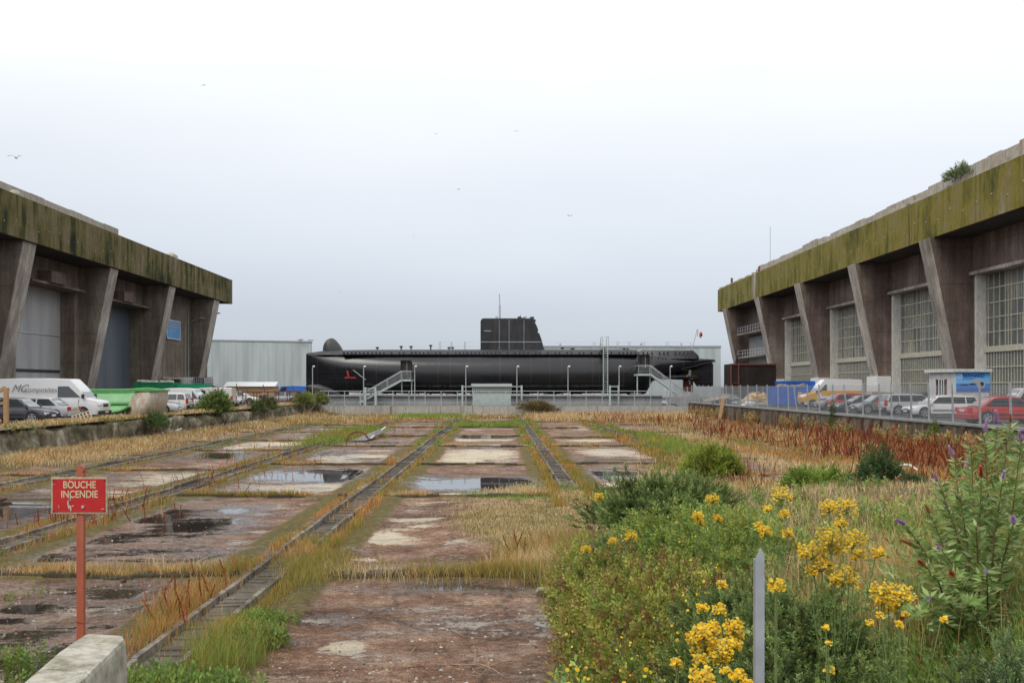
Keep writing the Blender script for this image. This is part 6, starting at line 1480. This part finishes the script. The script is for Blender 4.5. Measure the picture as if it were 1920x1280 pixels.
# mound of brambles on the left flank of the bank
P, D = cloud(5200, (2.0, 14.5, .25), (1.3, 4.4, .75), 2); ok = P[:, 2] > 0; P, D = P[ok], D[ok]; D[:, 2] += .6; D += rng.normal(0, .4, D.shape); P[:, 2] = np.maximum(P[:, 2], H(P[:, 0], P[:, 1])); n = len(P)
c = cmix([(.35, .39, .08), (.25, .32, .07), (.44, .42, .10), (.30, .17, .07)], n, .25); parts.append(rep(*SHOOT, frames(D), P, rng.uniform(.13, .3, n), c))
P, D = cloud(3800, (3.7, 17, .7), (1.4, 2.8, .65), 5); ok = P[:, 2] > 0; P, D = P[ok], D[ok]; D[:, 2] += .6; D += rng.normal(0, .4, D.shape); P[:, 2] = np.maximum(P[:, 2], H(P[:, 0], P[:, 1])); n = len(P)
c = cmix([(.38, .42, .10), (.27, .34, .07), (.2, .3, .08)], n, .25); parts.append(rep(*SHOOT, frames(D), P, rng.uniform(.15, .34, n), c))
V, T, C = join(parts); tag(tris('undergrowth', V, T, C, M['leaf']), 'tangled green brambles and herbs covering the bank in the right foreground', 'undergrowth', kind='stuff')
# green weeds bottom left
parts = []
for (X_, Y_, r_, n, s_) in ((SX(35, 7.6), 7.6, .28, 120, .14), (SX(300, 11.8), 11.8, .5, 420, .3), (SX(410, 11.8), 11.8, .35, 260, .26), (SX(465, 14.2), 14.2, .4, 420, .26), (SX(490, 15.5), 15.5, .4, 300, .2), (SX(35, 17.5), 17.5, .5, 16, .16)):
    zb_ = 1.35 if Y_ < 8 else 0
    d = rng.normal(0, r_*.5, (n, 2)); P = np.stack([X_+d[:, 0], Y_+d[:, 1], np.full(n, zb_)], 1)
    if zb_: P[:, 2] += rng.uniform(0, .25, n)
    parts.append(rep(*SHOOT, frames(up_dirs(n, .25)), P, rng.uniform(.6, 1.3, n)*s_, cmix([(.20, .30, .07), (.26, .34, .08), (.15, .22, .06)], n, .2)))
V, T, C = join(parts); tag(tris('low_weeds', V, T, C, M['leaf']), 'bright green leafy weeds in the bottom left corner and beside the near track', 'weeds', kind='stuff')
# long pale grass right of the ragwort
n = 2600; P = np.stack([rng.normal(SX(1690, 10.5), .55, n), rng.normal(10.5, .9, n), np.zeros(n)], 1); ground_z(P); c = cmix([(.55, .36, .15), (.60, .44, .22), (.46, .28, .11)], n)
V, T, C = blades(P, rng.uniform(.35, .95, n), rng.uniform(.004, .008, n), rng.uniform(.1, .55, n), c, c*1.2)
tag(tris('tall_grass', V, T, C, M['leaf']), 'tall orange straw grass right of the yellow flowers', 'grass', kind='stuff')

# small yellow flowers dotted over the undergrowth
def flower_disc(m=7):
    a = np.arange(m)*2*np.pi/m; pv = np.concatenate([[[0, 0, .12]], np.stack([np.cos(a), np.sin(a), 0*a], 1)]); pt = np.array([(0, 1+i, 1+(i+1) % m) for i in range(m)])
    pc = np.ones((m+1, 3)); pc[0] = (.85, .7, .5); return pv, pt, pc
DISC = flower_disc()
n = 300; P = bank_pts(n*3, 9, 20); P = P[(P[:, 0] < P[:, 1]*.22)][:n]; n = len(P); P[:, 2] = np.maximum(P[:, 2], 0)+rng.uniform(.25, .75, n)
parts = [rep(*DISC, frames(up_dirs(n, .5)-[0, .9, 0]), P, rng.uniform(.012, .024, n), cmix([(.80, .55, .03), (.85, .66, .06)], n, .1))]
V, T, C = join(parts); tag(tris('small_yellow_flowers', V, T, C, M['petal']), 'little yellow flowers dotted through the undergrowth on the left flank of the bank', 'flowers', kind='stuff')

# ragwort plants
YEL = [(.82, .56, .03), (.88, .66, .05), (.72, .44, .02), (.60, .50, .10)]
def ragwort(label, heads, Y, group='yellow ragwort plants on the bank'):
    """heads: (px, py, radius px) of each flat flower cluster as it stands at distance Y"""
    mx = sum(h[0] for h in heads)/len(heads); X0 = at(mx, Y); Z0 = Hs(X0, Y+.05)
    t = thing('ragwort', label, 'ragwort', (X0, Y, Z0), group=group); b = MB(); sh = []
    base = Vector((0, 0, -.03))
    for (px, py, r_) in heads:
        y_ = random.uniform(-.12, .12); hx, hz = at(px, Y)-X0, zat(py, Y)-Z0; rw = 1.22*r_*Y/F; hz = max(hz, .12)
        fork = Vector((hx*.93, y_*.9, hz-max(.02, .9*rw))); b.path([base+Vector((hx*.15, 0, 0)), Vector((hx*.45, y_*.4, hz*.45)), fork], .006, 5, .004)
        nf = int(max(22, min(240, 42000*rw*rw))); a = rng.uniform(0, 2*np.pi, nf); rr_ = rw*np.sqrt(rng.random(nf))
        P = np.stack([hx+rr_*np.cos(a), y_+rr_*np.sin(a)*.9, hz+.9*rw*(rng.random(nf)-.5)-.4*rr_*rr_/max(rw, .01)+.3*rw*np.sin(a*3)], 1)
        D = up_dirs(nf, .55); D[:, 1] -= .55
        V, T, C = rep(*DISC, frames(D), P, rng.uniform(.0065, .0125, nf), cmix(YEL, nf, .16)); tris('flower_head', V, T, C, M['petal'], t)
        for i in range(0, nf, 9): b.tube(fork, P[i]-np.array([0, 0, .004]), .0018, 3, cap=False)
        m = int(11*max(hz, .2)/.6); s_ = rng.uniform(.05, .9, m)[:, None]; pts = np.array([[hx*.15, 0, 0]])*(1-s_)+np.array([list(fork)])*s_+rng.normal(0, .01, (m, 3))
        D = rng.normal(0, 1, (m, 3)); D[:, 2] = np.abs(D[:, 2])*.4+.2; sh.append(rep(*SHOOT, frames(D), pts, rng.uniform(.06, .12, m), cmix([(.20, .30, .09), (.25, .35, .10)], m, .2)))
    V, T, C = join(sh); tris('leaves', V, T, C, M['leaf'], t); b.build('stem', simple('green_stem', (.15, .2, .06), .7), t); return t
random.seed(77)
ragwort('tallest ragwort with one dense head standing above the bushes', [(1468, 922, 17), (1470, 960, 8), (1474, 995, 9), (1442, 952, 7)], 12.5)
ragwort('ragwort with a small round head at the far left of the tall ones', [(1333, 930, 11), (1345, 968, 8)], 14)
ragwort('pair of ragwort heads side by side, nearest the tall straw grass', [(1554, 947, 14), (1589, 945, 18), (1572, 975, 10)], 10.5)
ragwort('big ragwort clump with many heads right of the stake', [(1560, 1000, 24), (1600, 1005, 22), (1525, 1030, 20), (1500, 1030, 9), (1565, 1025, 16), (1640, 1030, 11), (1545, 1055, 18), (1580, 1070, 26), (1530, 1070, 12), (1560, 1080, 10), (1605, 1035, 12)], 8.2)
ragwort('ragwort with one small head left of the big clump', [(1430, 990, 11), (1425, 985, 8)], 11.5)
ragwort('ragwort with a single head touching the right side of the stake', [(1458, 1092, 13), (1448, 1098, 7)], 6.4)
ragwort('ragwort with a broad head in front of the straw grass', [(1650, 1100, 20), (1680, 1105, 22), (1645, 1120, 10), (1685, 1132, 10), (1665, 1135, 9)], 7.6)
ragwort('thin ragwort with scattered single blooms below the broad head', [(1636, 1168, 6), (1675, 1160, 6), (1695, 1178, 5), (1710, 1155, 6), (1775, 1162, 7), (1655, 1153, 6)], 7.2)
ragwort('two small ragwort heads above the dense clump left of the stake', [(1322, 1142, 10), (1343, 1134, 11), (1353, 1092, 8)], 7.6)
ragwort('dense bright ragwort clump low left of the stake', [(1310, 1175, 16), (1335, 1180, 18), (1320, 1200, 22), (1345, 1205, 20), (1300, 1190, 12), (1380, 1175, 16), (1375, 1205, 14), (1345, 1225, 12), (1390, 1195, 11)], 6.6)
ragwort('low ragwort at the bottom of the picture left of the stake', [(1310, 1255, 20), (1318, 1240, 12), (1322, 1278, 8)], 6.2)
ragwort('low ragwort at the bottom of the picture beside the stake foot', [(1388, 1268, 14), (1368, 1262, 9), (1400, 1276, 9)], 6.0)
ragwort('small yellow head beside the bottom left ragwort', [(1265, 1232, 9), (1272, 1243, 7)], 6.6)
ragwort('faint ragwort among the brambles on the far left of the bank', [(1150, 1013, 9), (1184, 1002, 10), (1098, 1026, 8), (1125, 930, 7)], 15.5)
ragwort('ragwort head in the middle of the brambles', [(1305, 962, 9), (1313, 975, 7), (1350, 1066, 8), (1237, 1098, 5)], 15)
ragwort('single bright bloom low in the shaded hollow', [(1558, 1182, 6), (1545, 1196, 5), (1565, 1262, 8)], 7.0)

# buddleia on the right
t = thing('buddleia', 'tall buddleia with pale leaves, purple and brown flower spikes at the right edge', 'buddleia', (SX(1850, 9.5), 9.5, Hs(SX(1850, 9.5), 9.5)))
b = MB(); random.seed(13); LP, LD, LS = [], [], []; SP = []
ox, oy, oz = t.location
tips = [(1700, 985, 9.2), (1745, 965, 9.6), (1760, 905, 9.6), (1790, 860, 9.8), (1820, 835, 9.5), (1845, 815, 9.3), (1870, 800, 9.6), (1895, 795, 9.2), (1915, 830, 8.8), (1800, 930, 8.9), (1840, 900, 9.0), (1880, 900, 8.6), (1765, 1030, 8.6), (1735, 1060, 8.4), (1830, 985, 8.5),
        (1900, 980, 8.2), (1790, 1080, 8.2), (1740, 1120, 8.0), (1850, 1070, 8.0), (1905, 860, 9.9), (1855, 950, 9.8), (1775, 960, 10.2), (1720, 1025, 9.8), (1890, 1030, 8.8), (1815, 1130, 7.8), (1700, 1150, 7.8), (1925, 920, 9.0), (1810, 880, 10.3)]
for (px, py, Y_) in tips:
    tip = Vector((at(px, Y_)-ox, Y_-oy, zat(py, Y_)-oz)); bx = Vector((tip.x*.35+random.uniform(-.1, .1), tip.y*.3, 0)); mid = bx.lerp(tip, .55)+Vector((0, 0, .12))
    b.path([bx, mid, tip], .010, 5, .004); L1 = (tip-bx).length; m = int(L1/.021)
    for i in range(m):
        s_ = .18+.82*i/m; p = (bx.lerp(mid, s_/.55) if s_ < .55 else mid.lerp(tip, (s_-.55)/.45)); a = i*1.57+random.uniform(-.6, .6)
        dr_ = (tip-bx).normalized()
        for sg_ in (0, PI): LP.append(p); LD.append((math.cos(a+sg_)+dr_.x*.9, math.sin(a+sg_)+dr_.y*.9, random.uniform(-.5, .5)+dr_.z*.6)); LS.append(random.uniform(.08, .15)*(1.25-.45*s_))
    SP.append((tip, mid))
for (cx_, cy_, cz_, rx_, ry_, rz_, m) in ((.15, .2, .3, .9, .9, .5, 1100), (-.5, .1, .1, .7, .8, .35, 700), (.4, .3, .75, .55, .7, .4, 500)):
    Pq, Dq = cloud(m, (cx_, cy_, cz_), (rx_, ry_, rz_), cx_); Dq = Dq+rng.normal(0, .5, Dq.shape); LP += [tuple(q) for q in Pq]; LD += [tuple(q) for q in Dq]; LS += list(rng.uniform(.07, .14, m))
LP, LD, LS = np.array([tuple(q) for q in LP]), np.array(LD), np.array(LS); pv_, pt_, pc_ = proto_leaf(1, .3, .06)
V, T, C = rep(pv_, pt_, pc_, frames(LD), LP, LS, cmix([(.25, .36, .11), (.32, .44, .15), (.42, .52, .24), (.18, .28, .08), (.34, .36, .12)], len(LP), .25)); tris('foliage', V, T, C, M['leaf'], t)
b.build('branch', simple('reddish_stem', (.20, .10, .06), .8), t)
SPK = proto_spike(90, .17, .17)
for i, (tip, mid) in enumerate(SP):
    d = (tip-mid).normalized()+Vector((random.uniform(-.5, .3), random.uniform(-.2, .2), random.uniform(-.3, .2))); pur = i % 3 != 1
    if i % 5 == 4: continue
    col_ = cmix([(.52, .36, .56), (.60, .44, .62)] if pur else [(.52, .20, .08), (.42, .16, .07)], 1, .1); l_ = random.uniform(.10, .19)
    V, T, C = rep(*SPK, frames(np.array([list(d)])), np.array([list(tip-d*.03)]), l_, col_); tris('flower_spike', V, T, C, M['petal'], t)
# gulls
def gull(label, px, py, Y_, span, rz, flap):
    t = thing('seagull', label, 'gull', (at(px, Y_), Y_, zat(py, Y_)), rz, 'gulls in the sky'); s = span/2
    rr = [[(x, r_*math.cos(a), r_*.8*math.sin(a)) for a in [2*PI*i/8 for i in range(8)]] for x, r_ in ((-.45*s, .01*s), (-.25*s, .09*s), (0, .13*s), (.2*s, .10*s), (.32*s, .06*s), (.42*s, .06*s), (.50*s, .01*s))]
    MB().loft(rr).prism([(-.42*s, 0), (-.62*s, .1*s), (-.62*s, -.1*s)], 'z', -.01*s, .01*s).build('body', M['white'], t, smooth=60)
    for sg_ in (-1, 1):
        b = MB(); st_ = [(0, .16, 0), (.35, .15, flap*.32), (.62, .12, flap*.30), (1.0, .02, flap*.1)]
        b.loft([[(.1*s+.05*s*(k == 1)-c_*s-(.12*s if k > 1 else 0)*k/2, sg_*y_*s, z_*s-.006), (.1*s+.05*s*(k == 1)+c_*s*.4-(.12*s if k > 1 else 0)*k/2, sg_*y_*s, z_*s), (.1*s-c_*s*.2, sg_*y_*s, z_*s+.015*s)] for k, (y_, c_, z_) in enumerate(st_)]); b.build('wing', M['sheetgrey'], t)
for a_ in (('largest gull, flying low at the left edge of the sky', 30, 296, 60, 1.0, R(100), .9), ('small gull high in the left part of the sky', 382, 160, 130, .9, R(60), .3), ('gull left of the middle, well above the submarine', 860, 355, 140, .9, R(20), .5), ('dark speck of a gull above the right half of the submarine', 1067, 405, 90, .7, R(-60), .8),
    ('faint gull near the top centre of the sky', 968, 246, 170, 1.1, R(95), .2), ('faint gull up left of the centre of the sky', 818, 251, 170, 1.0, R(80), .2), ('gull low over the left warehouse', 637, 547, 150, .9, R(90), .3), ('gull just left of the submarine mast', 775, 444, 170, .8, R(90), .3)): gull(*a_)
